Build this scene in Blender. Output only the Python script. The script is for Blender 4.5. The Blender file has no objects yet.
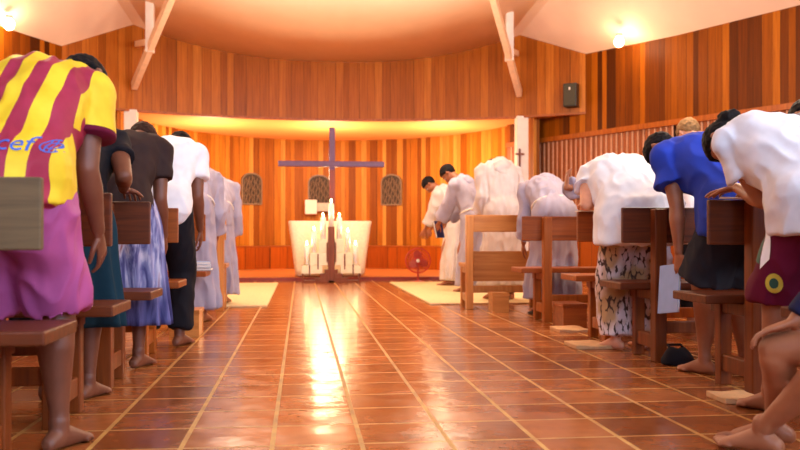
import bpy, bmesh, math, random
from mathutils import Vector, Matrix, noise
from mathutils.bvhtree import BVHTree
R = math.radians
PI = math.pi
random.seed(7)
S = bpy.context.scene
COL = S.collection

# ------------------------------------------------------------------ camera, world, light, exposure
FPX, CAMH, YAW, HORIZON = 861.0, 0.72, R(6.56), 236.0
cam_d = bpy.data.cameras.new('camera')
cam = bpy.data.objects.new('camera', cam_d)
COL.objects.link(cam)
cam.location = (0, 0, CAMH)
cam.rotation_euler = (R(90), 0, -YAW)
cam_d.sensor_width = 36
cam_d.lens = FPX / 800 * 36
cam_d.shift_y = (HORIZON - 225) / 800
cam_d.clip_start = 0.05
cam_d.dof.use_dof = True
cam_d.dof.focus_distance = 4.6
cam_d.dof.aperture_fstop = 3.4
S.camera = cam

w = bpy.data.worlds.new('evening')
S.world = w
w.use_nodes = True
w.node_tree.nodes['Background'].inputs[0].default_value = (0.55, 0.73, 1.0, 1)
w.node_tree.nodes['Background'].inputs[1].default_value = 5.2

def lamp(name, loc, watts, col=(1, .60, .28), radius=.12):
    d = bpy.data.lights.new(name, 'POINT')
    d.energy = watts; d.color = col; d.shadow_soft_size = radius
    o = bpy.data.objects.new(name, d); COL.objects.link(o); o.location = loc
    return o
WARM, NAVE = (1, .74, .44), (1, .78, .56)
lamp('sanctuary_lamp', (-1.6, 15.8, 1.95), 95, WARM, .25)
lamp('sanctuary_lamp', (2.6, 15.8, 1.95), 95, WARM, .25)
lamp('sanctuary_lamp', (.5, 16.0, 2.0), 110, WARM, .25)
lamp('nave_bulb_and_fill', (-3.55, 11.4, 3.2), 9, NAVE, .2)
lamp('nave_bulb_and_fill', (4.55, 11.9, 3.2), 7, NAVE, .2)
lamp('nave_bulb_and_fill', (-.7, 10.4, 3.0), 125, NAVE, .3)  # added unseen light, brightens the ceiling by the fascia
lamp('nave_bulb_and_fill', (1.7, 10.4, 3.0), 125, NAVE, .3)  # added too: unseen right-hand light for ceiling and fascia
lamp('nave_bulb_and_fill', (-2.0, 6.6, 2.95), 120, NAVE, .3)  # added out-of-frame light on the left, no fixture, for ceiling and people
lamp('nave_bulb_and_fill', (3.2, 6.6, 2.95), 170, NAVE, .3)  # added out-of-frame light on the right, no fixture, for ceiling and people
lamp('nave_bulb_and_fill', (4.4, 1.9, 3.0), 190, (.86, .92, 1), .25)  # added cool off-frame light, whitens the clothes at near right

vs = S.view_settings
S.display_settings.display_device = 'sRGB'
vs.view_transform = 'Standard'
vs.look = 'None'
vs.gamma = 1
vs.use_curve_mapping = False
vs.exposure = 0.5

# ------------------------------------------------------------------ helpers
def Wp(px, d, z=0.0):
    """a point of the place seen at column px at depth d along the lens axis"""
    dx = (px - 400) / FPX * d
    return Vector((dx * math.cos(YAW) + d * math.sin(YAW), -dx * math.sin(YAW) + d * math.cos(YAW), z))

def lin(c):
    return tuple((x / 255 / 12.92) if x / 255 <= .04045 else ((x / 255 + .055) / 1.055) ** 2.4 for x in c) + (1,)

class NT:
    def __init__(s, name):
        s.m = bpy.data.materials.new(name); s.m.use_nodes = True
        s.t = s.m.node_tree; s.b = s.t.nodes['Principled BSDF']
    def n(s, typ, **kw):
        x = s.t.nodes.new(typ)
        for k, v in kw.items():
            if k == 'ins':
                for i, val in v.items():
                    if hasattr(val, 'is_output') or isinstance(val, bpy.types.NodeSocket): s.t.links.new(val, x.inputs[i])
                    else: x.inputs[i].default_value = val
            else: setattr(x, k, v)
        return x
    def math(s, op, a, b=0.0):
        return s.n('ShaderNodeMath', operation=op, ins={0: a, 1: b}).outputs[0]
    def mix(s, f, a, b, blend='MIX'):
        x = s.n('ShaderNodeMix', data_type='RGBA', blend_type=blend)
        for i, v in ((0, f), (6, a), (7, b)):
            if isinstance(v, bpy.types.NodeSocket): s.t.links.new(v, x.inputs[i])
            else: x.inputs[i].default_value = v
        return x.outputs[2]
    def ramp(s, f, stops, interp='LINEAR'):
        x = s.n('ShaderNodeValToRGB', ins={0: f})
        cr = x.color_ramp; cr.interpolation = interp
        while len(cr.elements) < len(stops): cr.elements.new(.5)
        for e, (p, c) in zip(cr.elements, stops): e.position = p; e.color = c
        return x.outputs[0]
    def link(s, a, name): s.t.links.new(a, s.b.inputs[name])
    def bump(s, h, strength=.3, dist=.01):
        x = s.n('ShaderNodeBump', ins={'Strength': strength, 'Distance': dist, 'Height': h}); s.link(x.outputs[0], 'Normal')

def M_plain(name, rgb, rough=.6, var=.12, scale=18, bump=.15, metal=0, sheen=0, spec=None):
    k = NT(name); tc = k.n('ShaderNodeTexCoord').outputs['Object']
    nz = k.n('ShaderNodeTexNoise', ins={'Vector': tc, 'Scale': scale, 'Detail': 4}).outputs[0]
    c = lin(rgb)
    lo = tuple(x * (1 - var) for x in c[:3]) + (1,); hi = tuple(min(1, x * (1 + var)) for x in c[:3]) + (1,)
    k.link(k.ramp(nz, [(.3, lo), (.7, hi)]), 'Base Color')
    k.b.inputs['Roughness'].default_value = rough; k.b.inputs['Metallic'].default_value = metal
    if spec is not None: k.b.inputs['Specular IOR Level'].default_value = spec
    if sheen: k.b.inputs['Sheen Weight'].default_value = sheen
    if bump: k.bump(nz, bump, .006)
    return k.m

def M_fabric(name, rgb, rough=.85, var=.08, weave=260):
    k = NT(name); tc = k.n('ShaderNodeTexCoord').outputs['Object']
    nz = k.n('ShaderNodeTexNoise', ins={'Vector': tc, 'Scale': 9, 'Detail': 3}).outputs[0]
    fine = k.n('ShaderNodeTexNoise', ins={'Vector': tc, 'Scale': weave, 'Detail': 1}).outputs[0]
    c = lin(rgb)
    lo = tuple(x * (1 - var) for x in c[:3]) + (1,); hi = tuple(min(1, x * (1 + var)) for x in c[:3]) + (1,)
    k.link(k.ramp(nz, [(.3, lo), (.7, hi)]), 'Base Color')
    k.b.inputs['Roughness'].default_value = rough
    k.b.inputs['Specular IOR Level'].default_value = .2
    k.bump(fine, .15, .002)
    return k.m

def M_skin(name, rgb):
    k = NT(name); tc = k.n('ShaderNodeTexCoord').outputs['Object']
    nz = k.n('ShaderNodeTexNoise', ins={'Vector': tc, 'Scale': 14, 'Detail': 5}).outputs[0]
    c = lin(rgb)
    k.link(k.ramp(nz, [(.3, (c[0] * .86, c[1] * .8, c[2] * .78, 1)), (.7, (min(1, c[0] * 1.1), c[1] * 1.1, c[2] * 1.1, 1))]), 'Base Color')
    k.b.inputs['Roughness'].default_value = .5
    k.b.inputs['Subsurface Weight'].default_value = .06
    k.b.inputs['Subsurface Radius'].default_value = (.01, .004, .002)
    fine = k.n('ShaderNodeTexNoise', ins={'Vector': tc, 'Scale': 90, 'Detail': 3}).outputs[0]
    k.bump(fine, .12, .002)
    return k.m

def M_wood(name, dark, light, rough=.38, axis=0, scale=1.0, coat=.0):
    """grain running along one local axis"""
    k = NT(name); tc = k.n('ShaderNodeTexCoord').outputs['Object']
    sc = [26 * scale] * 3; sc[axis] = 1.6 * scale
    mp = k.n('ShaderNodeMapping', ins={'Vector': tc, 'Scale': sc}).outputs[0]
    nz = k.n('ShaderNodeTexNoise', ins={'Vector': mp, 'Scale': 1.0, 'Detail': 6, 'Roughness': .62, 'Distortion': .6}).outputs[0]
    rnd = k.n('ShaderNodeObjectInfo').outputs['Random']
    col = k.ramp(nz, [(.25, lin(dark)), (.75, lin(light))])
    k.b.inputs['Specular IOR Level'].default_value = .28
    hsv = k.n('ShaderNodeHueSaturation', ins={'Value': k.math('ADD', .86, k.math('MULTIPLY', rnd, .28)), 'Color': col}).outputs[0]
    k.link(hsv, 'Base Color'); k.b.inputs['Roughness'].default_value = rough
    k.b.inputs['Coat Weight'].default_value = coat
    k.b.inputs['Coat Roughness'].default_value = .15
    k.bump(nz, .12, .004)
    return k.m

def M_planks(name, stops, board=.115, rough=.48, warp=.35, joint=.03):
    """vertical tongue-and-groove boards; UV is in metres along the wall and up"""
    k = NT(name); uv = k.n('ShaderNodeUVMap').outputs[0]
    sp = k.n('ShaderNodeSeparateXYZ', ins={0: uv}); u, v = sp.outputs[0], sp.outputs[1]
    ub = k.math('DIVIDE', u, board)
    wob = k.math('ADD', k.math('MULTIPLY', k.math('SINE', k.math('MULTIPLY', ub, 1.7)), warp * .5),
                 k.math('MULTIPLY', k.math('SINE', k.math('MULTIPLY', ub, 2.63)), warp * .32))
    uw = k.math('ADD', ub, wob)
    idx = k.math('FLOOR', uw); fr = k.math('FRACT', uw)
    wn = k.n('ShaderNodeTexWhiteNoise', noise_dimensions='1D', ins={'W': idx}).outputs['Value']
    col = k.ramp(wn, stops)
    gv = k.n('ShaderNodeCombineXYZ', ins={0: k.math('MULTIPLY', u, 38), 1: k.math('MULTIPLY', v, 1.5), 2: k.math('MULTIPLY', wn, 40)}).outputs[0]
    gr = k.n('ShaderNodeTexNoise', ins={'Vector': gv, 'Scale': 1, 'Detail': 6, 'Roughness': .6, 'Distortion': .5}).outputs[0]
    g2 = k.ramp(gr, [(.25, (.62, .55, .5, 1)), (.75, (1.12, 1.12, 1.1, 1))])
    col = k.mix(1.0, col, g2, 'MULTIPLY')
    edge = k.math('LESS_THAN', k.math('MINIMUM', fr, k.math('SUBTRACT', 1, fr)), joint)
    col = k.mix(k.math('MULTIPLY', edge, .65), col, lin((45, 18, 8)))
    k.link(col, 'Base Color'); k.b.inputs['Roughness'].default_value = rough; k.b.inputs['Specular IOR Level'].default_value = .12
    k.bump(k.math('SUBTRACT', k.math('MULTIPLY', gr, .15), edge), .5, .006)
    return k.m

def M_tiles():
    k = NT('clay_tiles'); tc = k.n('ShaderNodeTexCoord').outputs['Object']
    sp = k.n('ShaderNodeSeparateXYZ', ins={0: tc}); T = .307
    ux = k.math('DIVIDE', k.math('ADD', sp.outputs[0], .098), T); uy = k.math('DIVIDE', k.math('SUBTRACT', sp.outputs[1], 3.29), T)
    ix, iy = k.math('FLOOR', ux), k.math('FLOOR', uy); fx, fy = k.math('FRACT', ux), k.math('FRACT', uy)
    iv = k.n('ShaderNodeCombineXYZ', ins={0: ix, 1: iy, 2: 3.0}).outputs[0]
    wn = k.n('ShaderNodeTexWhiteNoise', noise_dimensions='3D', ins={'Vector': iv})
    r = wn.outputs['Value']; rc = k.n('ShaderNodeSeparateXYZ', ins={0: wn.outputs['Color']})
    nz = k.n('ShaderNodeTexNoise', ins={'Vector': tc, 'Scale': 7, 'Detail': 5, 'Roughness': .65}).outputs[0]
    col = k.ramp(r, [(0, lin((136, 74, 36))), (.5, lin((158, 90, 46))), (1, lin((178, 108, 60)))])
    col = k.mix(1.0, col, k.ramp(nz, [(.25, (.7, .66, .64, 1)), (.75, (1.2, 1.2, 1.2, 1))]), 'MULTIPLY')
    e = .028
    ex = k.math('MINIMUM', fx, k.math('SUBTRACT', 1, fx)); ey = k.math('MINIMUM', fy, k.math('SUBTRACT', 1, fy))
    gx = k.math('LESS_THAN', ex, e); gy = k.math('LESS_THAN', ey, e * .8)
    g = k.math('MAXIMUM', gx, gy)
    gcol = k.ramp(nz, [(.3, lin((150, 100, 45))), (.7, lin((206, 158, 82)))])
    k.link(k.mix(g, col, gcol), 'Base Color')
    k.link(k.math('ADD', k.math('MULTIPLY', g, .35), k.math('ADD', .10, k.math('MULTIPLY', nz, .20))), 'Roughness')
    k.b.inputs['Specular IOR Level'].default_value = .40
    tilt = k.math('ADD', k.math('MULTIPLY', k.math('SUBTRACT', rc.outputs[0], .5), fx), k.math('MULTIPLY', k.math('SUBTRACT', rc.outputs[1], .5), fy))
    dome = k.math('MULTIPLY', k.math('MULTIPLY', ex, ey), 2.0)
    n2 = k.n('ShaderNodeTexNoise', ins={'Vector': tc, 'Scale': 5.5, 'Detail': 2}).outputs[0]
    h = k.math('ADD', k.math('ADD', k.math('MULTIPLY', tilt, .35), dome), k.math('ADD', k.math('MULTIPLY', n2, .9), k.math('MULTIPLY', g, -.25)))
    k.bump(h, .55, .008)
    return k.m

def M_emit(name, rgb, strength):
    k = NT(name)
    k.b.inputs['Base Color'].default_value = lin(rgb)
    k.b.inputs['Emission Color'].default_value = lin(rgb)
    k.b.inputs['Emission Strength'].default_value = strength
    return k.m

# ---- mesh building
def link_mesh(name, me, mat=None, parent=None, smooth=False):
    o = bpy.data.objects.new(name, me); COL.objects.link(o)
    if mat: me.materials.append(mat)
    if smooth:
        for p in me.polygons: p.use_smooth = True
    if parent: o.parent = parent
    return o

def build(name, bm, mat=None, parent=None, smooth=False, bevel=0, seg=2):
    bmesh.ops.recalc_face_normals(bm, faces=bm.faces)
    me = bpy.data.meshes.new(name); bm.to_mesh(me); bm.free()
    o = link_mesh(name, me, mat, parent, smooth)
    if bevel:
        m = o.modifiers.new('bevel', 'BEVEL'); m.width = bevel; m.segments = seg; m.limit_method = 'ANGLE'
    return o

def tag(o, label=None, cat=None, group=None, kind=None):
    for k, v in (('label', label), ('category', cat), ('group', group), ('kind', kind)):
        if v: o[k] = v
    return o

def empty(name, loc, rz=0, label=None, cat=None, group=None):
    o = bpy.data.objects.new(name, None); COL.objects.link(o)
    o.location = loc; o.rotation_euler = (0, 0, rz); o.empty_display_size = .1
    return tag(o, label, cat, group)

def box(bm, c, s, rot=None):
    m = Matrix.Translation(Vector(c))
    if rot is not None: m = m @ rot.to_4x4()
    bmesh.ops.create_cube(bm, size=1, matrix=m @ Matrix.Diagonal((s[0], s[1], s[2], 1)))
    return bm

def box2(bm, lo, hi):
    return box(bm, [(a + b) / 2 for a, b in zip(lo, hi)], [b - a for a, b in zip(lo, hi)])

def beam(bm, a, b, wx, wy, up=(0, 0, 1)):
    a, b = Vector(a), Vector(b); d = (b - a)
    z = d.normalized(); x = Vector(up).cross(z)
    if x.length < 1e-4: x = Vector((1, 0, 0))
    x.normalize(); y = z.cross(x)
    rot = Matrix((x, y, z)).transposed()
    return box(bm, (a + b) / 2, (wx, wy, d.length), rot)

def rings(bm, rs, n=16, p=2.0):
    """loft of (centre, xaxis, yaxis, a, b) rings with closed ends"""
    prev = None; first = None
    for (c, x, y, a, b) in rs:
        cur = []
        for i in range(n):
            t = 2 * PI * i / n; ct, st = math.cos(t), math.sin(t)
            if p != 2:
                ct = math.copysign(abs(ct) ** (2 / p), ct); st = math.copysign(abs(st) ** (2 / p), st)
            cur.append(bm.verts.new(Vector(c) + x * (a * ct) + y * (b * st)))
        if prev:
            for i in range(n): bm.faces.new((prev[i], prev[(i + 1) % n], cur[(i + 1) % n], cur[i]))
        else: first = cur
        prev = cur
    bm.faces.new(first[::-1]); bm.faces.new(prev)

def tube(bm, pts, rad, n=14, flat=1.0, side=None, caps=True):
    """round tapering limb through points; hemispherical ends"""
    pts = [Vector(p) for p in pts]
    if caps:
        d0 = (pts[0] - pts[1]).normalized(); d1 = (pts[-1] - pts[-2]).normalized()
        pre = [(pts[0] + d0 * rad[0] * math.sin(t), rad[0] * math.cos(t)) for t in (1.35, .95, .5)]
        post = [(pts[-1] + d1 * rad[-1] * math.sin(t), rad[-1] * math.cos(t)) for t in (.5, .95, 1.35)]
        seq = pre + list(zip(pts, rad)) + post
    else: seq = list(zip(pts, rad))
    P = [s[0] for s in seq]
    t0 = (pts[1] - pts[0]).normalized()
    x = Vector(side) if side else Vector((1, 0, 0))
    x = x - t0 * x.dot(t0)
    if x.length < .05: x = Vector((0, 1, 0)) - t0 * t0.y
    x.normalize(); rs = []
    for i, (p, r) in enumerate(seq):
        a = P[max(0, i - 1)]; b = P[min(len(P) - 1, i + 1)]
        t = (b - a).normalized(); x = (x - t * x.dot(t)).normalized(); y = t.cross(x)
        rs.append((p, x, y, r, r * flat))
    rings(bm, rs, n)

def ell(bm, c, r, rot=None, u=18, v=12):
    m = Matrix.Translation(Vector(c))
    if rot is not None: m = m @ rot.to_4x4()
    bmesh.ops.create_uvsphere(bm, u_segments=u, v_segments=v, radius=1, matrix=m @ Matrix.Diagonal((r[0], r[1], r[2], 1)))

def remesh(bm, voxel, smooth=4, fac=.5):
    """weld overlapping closed shapes into one continuous skin; returns a mesh"""
    bmesh.ops.recalc_face_normals(bm, faces=bm.faces)
    me = bpy.data.meshes.new('tmp'); bm.to_mesh(me); bm.free()
    o = bpy.data.objects.new('tmp', me); COL.objects.link(o)
    m = o.modifiers.new('r', 'REMESH'); m.mode = 'VOXEL'; m.voxel_size = voxel; m.use_smooth_shade = True
    if smooth:
        s = o.modifiers.new('s', 'SMOOTH'); s.factor = fac; s.iterations = smooth
    dg = bpy.context.evaluated_depsgraph_get(); dg.update()
    out = bpy.data.meshes.new_from_object(o.evaluated_get(dg))
    bpy.data.objects.remove(o); bpy.data.meshes.remove(me)
    return out

def wrinkle(me, amp, fq, seed=0.0, amp2=0, fq2=None):
    off = Vector((seed * 3.1, seed * 1.7, seed * 2.3))
    nr = [v.normal.copy() for v in me.vertices]
    for v, n_ in zip(me.vertices, nr):
        q = Vector((v.co.x * fq[0], v.co.y * fq[1], v.co.z * fq[2])) + off
        d = 1.5 * amp * noise.noise(q)
        if amp2:
            q2 = Vector((v.co.x * fq2[0], v.co.y * fq2[1], v.co.z * fq2[2])) + off
            d += 1.7 * amp2 * (.7 - 2 * abs(noise.noise(q2)))
        v.co += n_ * d
    me.update()

def join_meshes(name, meshes):
    bm = bmesh.new()
    for me in meshes: bm.from_mesh(me); bpy.data.meshes.remove(me)
    out = bpy.data.meshes.new(name); bm.to_mesh(out); bm.free()
    return out

# ------------------------------------------------------------------ materials
O = lambda p, c: (p, lin(c))
MW_right = M_planks('cladding_boards', [O(0, (76, 34, 4)), O(.25, (110, 52, 5)), O(.55, (146, 76, 7)), O(.8, (166, 90, 12)), O(1, (192, 114, 28))], .125)
MW_fascia = M_planks('fascia_boards', [O(0, (148, 78, 20)), O(.4, (166, 91, 25)), O(.8, (178, 101, 30)), O(1, (192, 116, 42))], .14, .3, joint=.02)
MW_apse = M_planks('apse_boards', [O(0, (118, 60, 10)), O(.25, (160, 90, 18)), O(.6, (182, 112, 30)), O(1, (204, 144, 66))], .115)
MW_low = M_planks('bench_front_boards', [O(0, (146, 66, 10)), O(1, (172, 84, 16))], .3)
M_ceil = M_plain('painted_ceiling', (238, 208, 182), .75, .03, 3, .02)
M_soff = M_plain('painted_soffit', (240, 164, 92), .7, .03, 3, .02)
M_white = M_plain('white_paint', (226, 212, 200), .6, .05, 8, .05)
M_strut = M_plain('pale_strut_timber', (232, 196, 162), .55, .08, 12, .08)
M_pewd = M_wood('dark_pew_wood', (62, 26, 8), (116, 52, 16), .5, 0, coat=.04)
M_pewl = M_wood('red_pew_wood', (116, 52, 12), (172, 88, 24), .45, 0, coat=.06)
M_pewh = M_wood('honey_pew_wood', (176, 104, 44), (222, 152, 78), .35, 0, coat=.2)
M_post_d = M_wood('dark_post_wood', (84, 36, 8), (140, 66, 16), .48, 2, coat=.04)
M_post_l = M_wood('red_post_wood', (130, 62, 14), (186, 98, 24), .45, 2, coat=.06)
M_post_h = M_wood('honey_post_wood', (170, 100, 44), (216, 146, 76), .35, 2, coat=.2)
M_grey_wood = M_wood('weathered_board', (84, 66, 44), (120, 96, 64), .55, 0)
M_dais = M_wood('dais_boards', (150, 84, 42), (204, 132, 76), .3, 0)
M_red = M_plain('red_step_paint', (128, 44, 26), .5)
M_mat = M_plain('woven_straw', (230, 204, 152), .9, .12, 40, .4)
M_cush = M_plain('kneeling_cushion_cloth', (206, 160, 112), .9, .1, 30, .3)
M_altar = M_plain('altar_cloth', (240, 226, 196), .85, .08, 26, .5)
M_stand = M_wood('stand_wood', (96, 44, 20), (140, 74, 36), .4, 2)
M_block = M_plain('cream_block', (236, 220, 186), .8, .06, 20, .2)
M_wax = M_plain('candle_wax', (252, 244, 228), .5, .03, 10, 0)
M_wax.node_tree.nodes['Principled BSDF'].inputs['Subsurface Weight'].default_value = .5
M_wax.node_tree.nodes['Principled BSDF'].inputs['Subsurface Radius'].default_value = (.08, .06, .04)
M_flame = M_emit('candle_flame', (255, 206, 130), 60)
M_bulb = M_emit('lamp_bulb', (255, 220, 170), 60)
M_purple = M_plain('cross_purple', (94, 50, 92), .45, .15, 12, .1)  # purple tone of the cross's crossbar and upper shaft
M_redwood = M_wood('cross_redwood', (112, 44, 24), (150, 70, 40), .35, 2)
M_iron = M_plain('aged_grille', (112, 84, 58), .5, .2, 20, .2)
M_iron_d = M_plain('grille_backing', (58, 40, 26), .7)
M_black = M_plain('black_plastic', (36, 32, 26), .45)
M_speaker = M_plain('olive_speaker_cloth', (58, 52, 34), .7, .2, 60, .2)
M_fan = M_plain('red_fan_plastic', (176, 62, 56), .4)
M_fanb = M_plain('fan_blade_plastic', (160, 74, 64), .35)
M_gold = M_plain('yellow_crest', (206, 180, 60), .6)
M_green = M_plain('green_stripe_cloth', (28, 74, 58), .7)
M_paper = M_plain('white_paper', (236, 230, 222), .8, .03, 8, 0)
M_bluebook = M_plain('pale_blue_cover', (150, 168, 206), .6, .05)
M_navybook = M_plain('dark_blue_cover', (42, 44, 96), .55)
M_bag = M_fabric('black_bag_cloth', (24, 22, 30))
M_sandal = M_plain('black_sandal', (26, 22, 22), .5)
M_eye = M_plain('eye_white', (216, 206, 196), .3, .02, 10, 0)
M_lips = M_plain('lips', (140, 78, 62), .5)
M_hair = M_plain('black_hair', (20, 15, 15), .75, .4, 60, .4, spec=.2)
M_hairb = M_plain('brown_hair', (58, 34, 24), .75, .4, 60, .4, spec=.2)
M_hairt = M_plain('tan_hair', (140, 104, 66), .8, .3, 60, .4, spec=.2)
SK_dark = M_skin('brown_skin', (118, 68, 46))
SK_mid = M_skin('tan_skin', (158, 96, 62))
SK_lite = M_skin('light_skin', (214, 150, 118))

# ------------------------------------------------------------------ the setting
AX = .5                                   # hall axis
def strip(name, path, z0, z1, mat, thick=.08, out=1, kind='structure', parent=None):
    """upright board wall along a plan path; z0/z1 numbers or per-point lists"""
    n = len(path); P = [Vector((p[0], p[1], 0)) for p in path]
    z0 = z0 if isinstance(z0, (list, tuple)) else [z0] * n
    z1 = z1 if isinstance(z1, (list, tuple)) else [z1] * n
    bm = bmesh.new(); uvl = bm.loops.layers.uv.new('UVMap'); L = [0]
    for i in range(1, n): L.append(L[-1] + (P[i] - P[i - 1]).length)
    nor = []
    for i in range(n):
        t = (P[min(n - 1, i + 1)] - P[max(0, i - 1)]).normalized(); nor.append(Vector((t.y, -t.x, 0)) * out * thick)
    f = [(bm.verts.new((p.x, p.y, a)), bm.verts.new((p.x, p.y, b))) for p, a, b in zip(P, z0, z1)]
    g = [(bm.verts.new((p.x + q.x, p.y + q.y, a)), bm.verts.new((p.x + q.x, p.y + q.y, b))) for p, q, a, b in zip(P, nor, z0, z1)]
    def face(vs, uvs):
        fc = bm.faces.new(vs)
        for lp, u in zip(fc.loops, uvs): lp[uvl].uv = u
    for i in range(n - 1):
        u = [(L[i], z0[i]), (L[i + 1], z0[i + 1]), (L[i + 1], z1[i + 1]), (L[i], z1[i])]
        face((f[i][0], f[i + 1][0], f[i + 1][1], f[i][1]), u)
        face((g[i][0], g[i + 1][0], g[i + 1][1], g[i][1]), u)
        face((f[i][0], f[i + 1][0], g[i + 1][0], g[i][0]), [(L[i], 0), (L[i + 1], 0), (L[i + 1], .1), (L[i], .1)])
        face((f[i][1], f[i + 1][1], g[i + 1][1], g[i][1]), [(L[i], 0), (L[i + 1], 0), (L[i + 1], .1), (L[i], .1)])
    for i in (0, n - 1):
        face((f[i][0], f[i][1], g[i][1], g[i][0]), [(L[i], 0), (L[i], 2), (L[i] + .1, 2), (L[i] + .1, 0)])
    o = build(name, bm, mat, parent)
    if kind: o['kind'] = kind
    return o

bm = bmesh.new(); box2(bm, (-9, -3, -.1), (10, 20, 0)); tag(build('floor', bm, M_tiles()), kind='structure')

def arc_y(x):            # fascia line between the two inner points
    t = (x - AX) / 3.18
    return 14.24 + .72 * (1 - t * t)
inner = [(AX - 3.18 + 6.36 * i / 28) for i in range(29)]
fpath = [(-3.63, 13.65)] + [(x, arc_y(x)) for x in inner] + [(4.63, 13.65)]
def ztop(x):
    t = abs((x - AX) / 3.18)
    return 3.74 + .38 * t ** 2.6
ZB = 2.75
ftops = [3.62] + [ztop(x) for x in inner] + [3.70]
strip('wall_fascia', fpath, ZB, [z + .12 for z in ftops], MW_fascia, .12, -1)
# thin nosing along the bottom of the fascia
strip('trim_fascia', [(x, y - .006) for x, y in fpath], ZB - .03, ZB + .005, M_post_l, .10, -1)

# ceiling, lofted from the fascia line towards the back of the hall
def crow(Y, wl, wr, zw, il, ir, zi, zc):
    row = [Vector((wl, Y, zw))]
    for i in range(29):
        s = i / 28; x = il + (ir - il) * s; t = abs(2 * s - 1)
        row.append(Vector((x, Y, zc + (zi - zc) * t ** 2.2)))
    return row + [Vector((wr, Y, zw))]
row0 = [Vector((x, y, z)) for (x, y), z in zip(fpath, ftops)]
rows = [row0, crow(12.0, -4.45, 5.43, 3.64, -2.95, 3.95, 4.62, 3.98), crow(10.0, -5.41, 6.41, 3.64, -3.3, 4.3, 4.85, 4.2),
        crow(6.0, -7.35, 8.35, 3.64, -3.8, 4.8, 4.9, 4.7), crow(-3.0, -7.35, 8.35, 3.64, -3.8, 4.8, 4.9, 4.7)]
bm = bmesh.new(); vv = [[bm.verts.new(p) for p in r] for r in rows]; v2 = [[bm.verts.new(p + Vector((0, 0, .1))) for p in r] for r in rows]
for a in (vv, v2):
    for i in range(len(rows) - 1):
        for j in range(30): bm.faces.new((a[i][j], a[i][j + 1], a[i + 1][j + 1], a[i + 1][j]))
for j in range(30):
    bm.faces.new((vv[0][j], vv[0][j + 1], v2[0][j + 1], v2[0][j])); bm.faces.new((vv[-1][j], vv[-1][j + 1], v2[-1][j + 1], v2[-1][j]))
ceil = tag(build('ceiling', bm, M_ceil), kind='structure')
for p in ceil.data.polygons: p.use_smooth = 1 < (p.index % 30) < 28

# side walls: splayed, then straight
for side in (1, -1):
    fx = lambda x: x if side > 0 else 1.0 - x
    nm = 'right' if side > 0 else 'left'
    pth = [(3.75, 15.45), (4.63, 13.65), (5.43, 12.0), (6.40, 10.0), (8.35, 6.0), (8.35, -3.0)]
    pth = [(fx(x), y) for x, y in pth]
    strip('wall_' + nm, pth, 2.40, 3.95, MW_right, .1, -side)
    strip('trim_' + nm, [(x - side * .03, y - .02) for x, y in pth], 2.34, 2.42, M_post_l, .1, -side)
    strip('wall_%s_base' % nm, pth, 0, .95, MW_low, .1, -side)
    # slatted screen between the base and the cladding
    bm = bmesh.new(); bmp = bmesh.new()
    for i in range(4):
        a, b = Vector((*pth[i], 0)), Vector((*pth[i + 1], 0)); d = (b - a); Ls = d.length; d.normalize()
        ang = math.atan2(d.y, d.x); rot = Matrix.Rotation(ang, 3, 'Z'); nrm = Vector((d.y, -d.x, 0)) * -side
        for k_ in range(int(Ls / .11)):
            wd = .058 if k_ % 12 else .12
            box(bm, a + d * (.11 * k_ + .04) + nrm * .04 + Vector((0, 0, 1.65)), (wd, .03, 1.42), rot)
            box(bmp, a + d * (.11 * k_ + .096) + nrm * .03 + Vector((0, 0, 1.65)), (.022, .02, 1.42), rot)
    tag(build('wall_%s_slats' % nm, bm, M_wood('slat_wood_' + nm, (104, 50, 24), (176, 98, 54), .55, 2)), kind='structure')
    tag(build('wall_%s_battens' % nm, bmp, M_plain('pale_batten_' + nm, (214, 158, 122), .6)), kind='structure')
    strip('wall_%s_screen' % nm, [(x + side * .12, y + .06) for x, y in pth], .9, 2.42, M_plain('screen_backing_' + nm, (70, 32, 16), .8), .05, -side)

strip('wall_back', [(-7.3, -2.95), (8.3, -2.95)], 0, 1.35, MW_low, .1, 1)  # unseen low wall, added to keep back light off legs and floor
strip('wall_left_blocker', [(-7.3, -2.95), (-1.3, -2.95)], 1.35, 3.7, MW_low, .1, 1)  # unseen upper panel, added to block back light from the left foreground

# apse: curved board wall, seat-height ledge along it, soffit
def apse(rx, ry, y0, n=48):
    return [(AX - rx * math.cos(PI * i / n), y0 + ry * math.sin(PI * i / n)) for i in range(n + 1)]
ap = apse(3.45, 4.05, 14.35)
strip('wall_apse', ap, 0, ZB + .05, MW_apse, .1, -1)
bm = bmesh.new()
vs_ = [bm.verts.new((x, y + .06, ZB + .006)) for x, y in fpath] + [bm.verts.new((5.2, 15.6, ZB + .006)), bm.verts.new((4.2, 18.7, ZB + .006)), bm.verts.new((-3.2, 18.7, ZB + .006)), bm.verts.new((-4.2, 15.6, ZB + .006))]
f = bm.faces.new(vs_); ex = bmesh.ops.extrude_face_region(bm, geom=[f])
for v in ex['geom']:
    if isinstance(v, bmesh.types.BMVert): v.co.z += .06
tag(build('ceiling_soffit', bm, M_soff), kind='structure')
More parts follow.
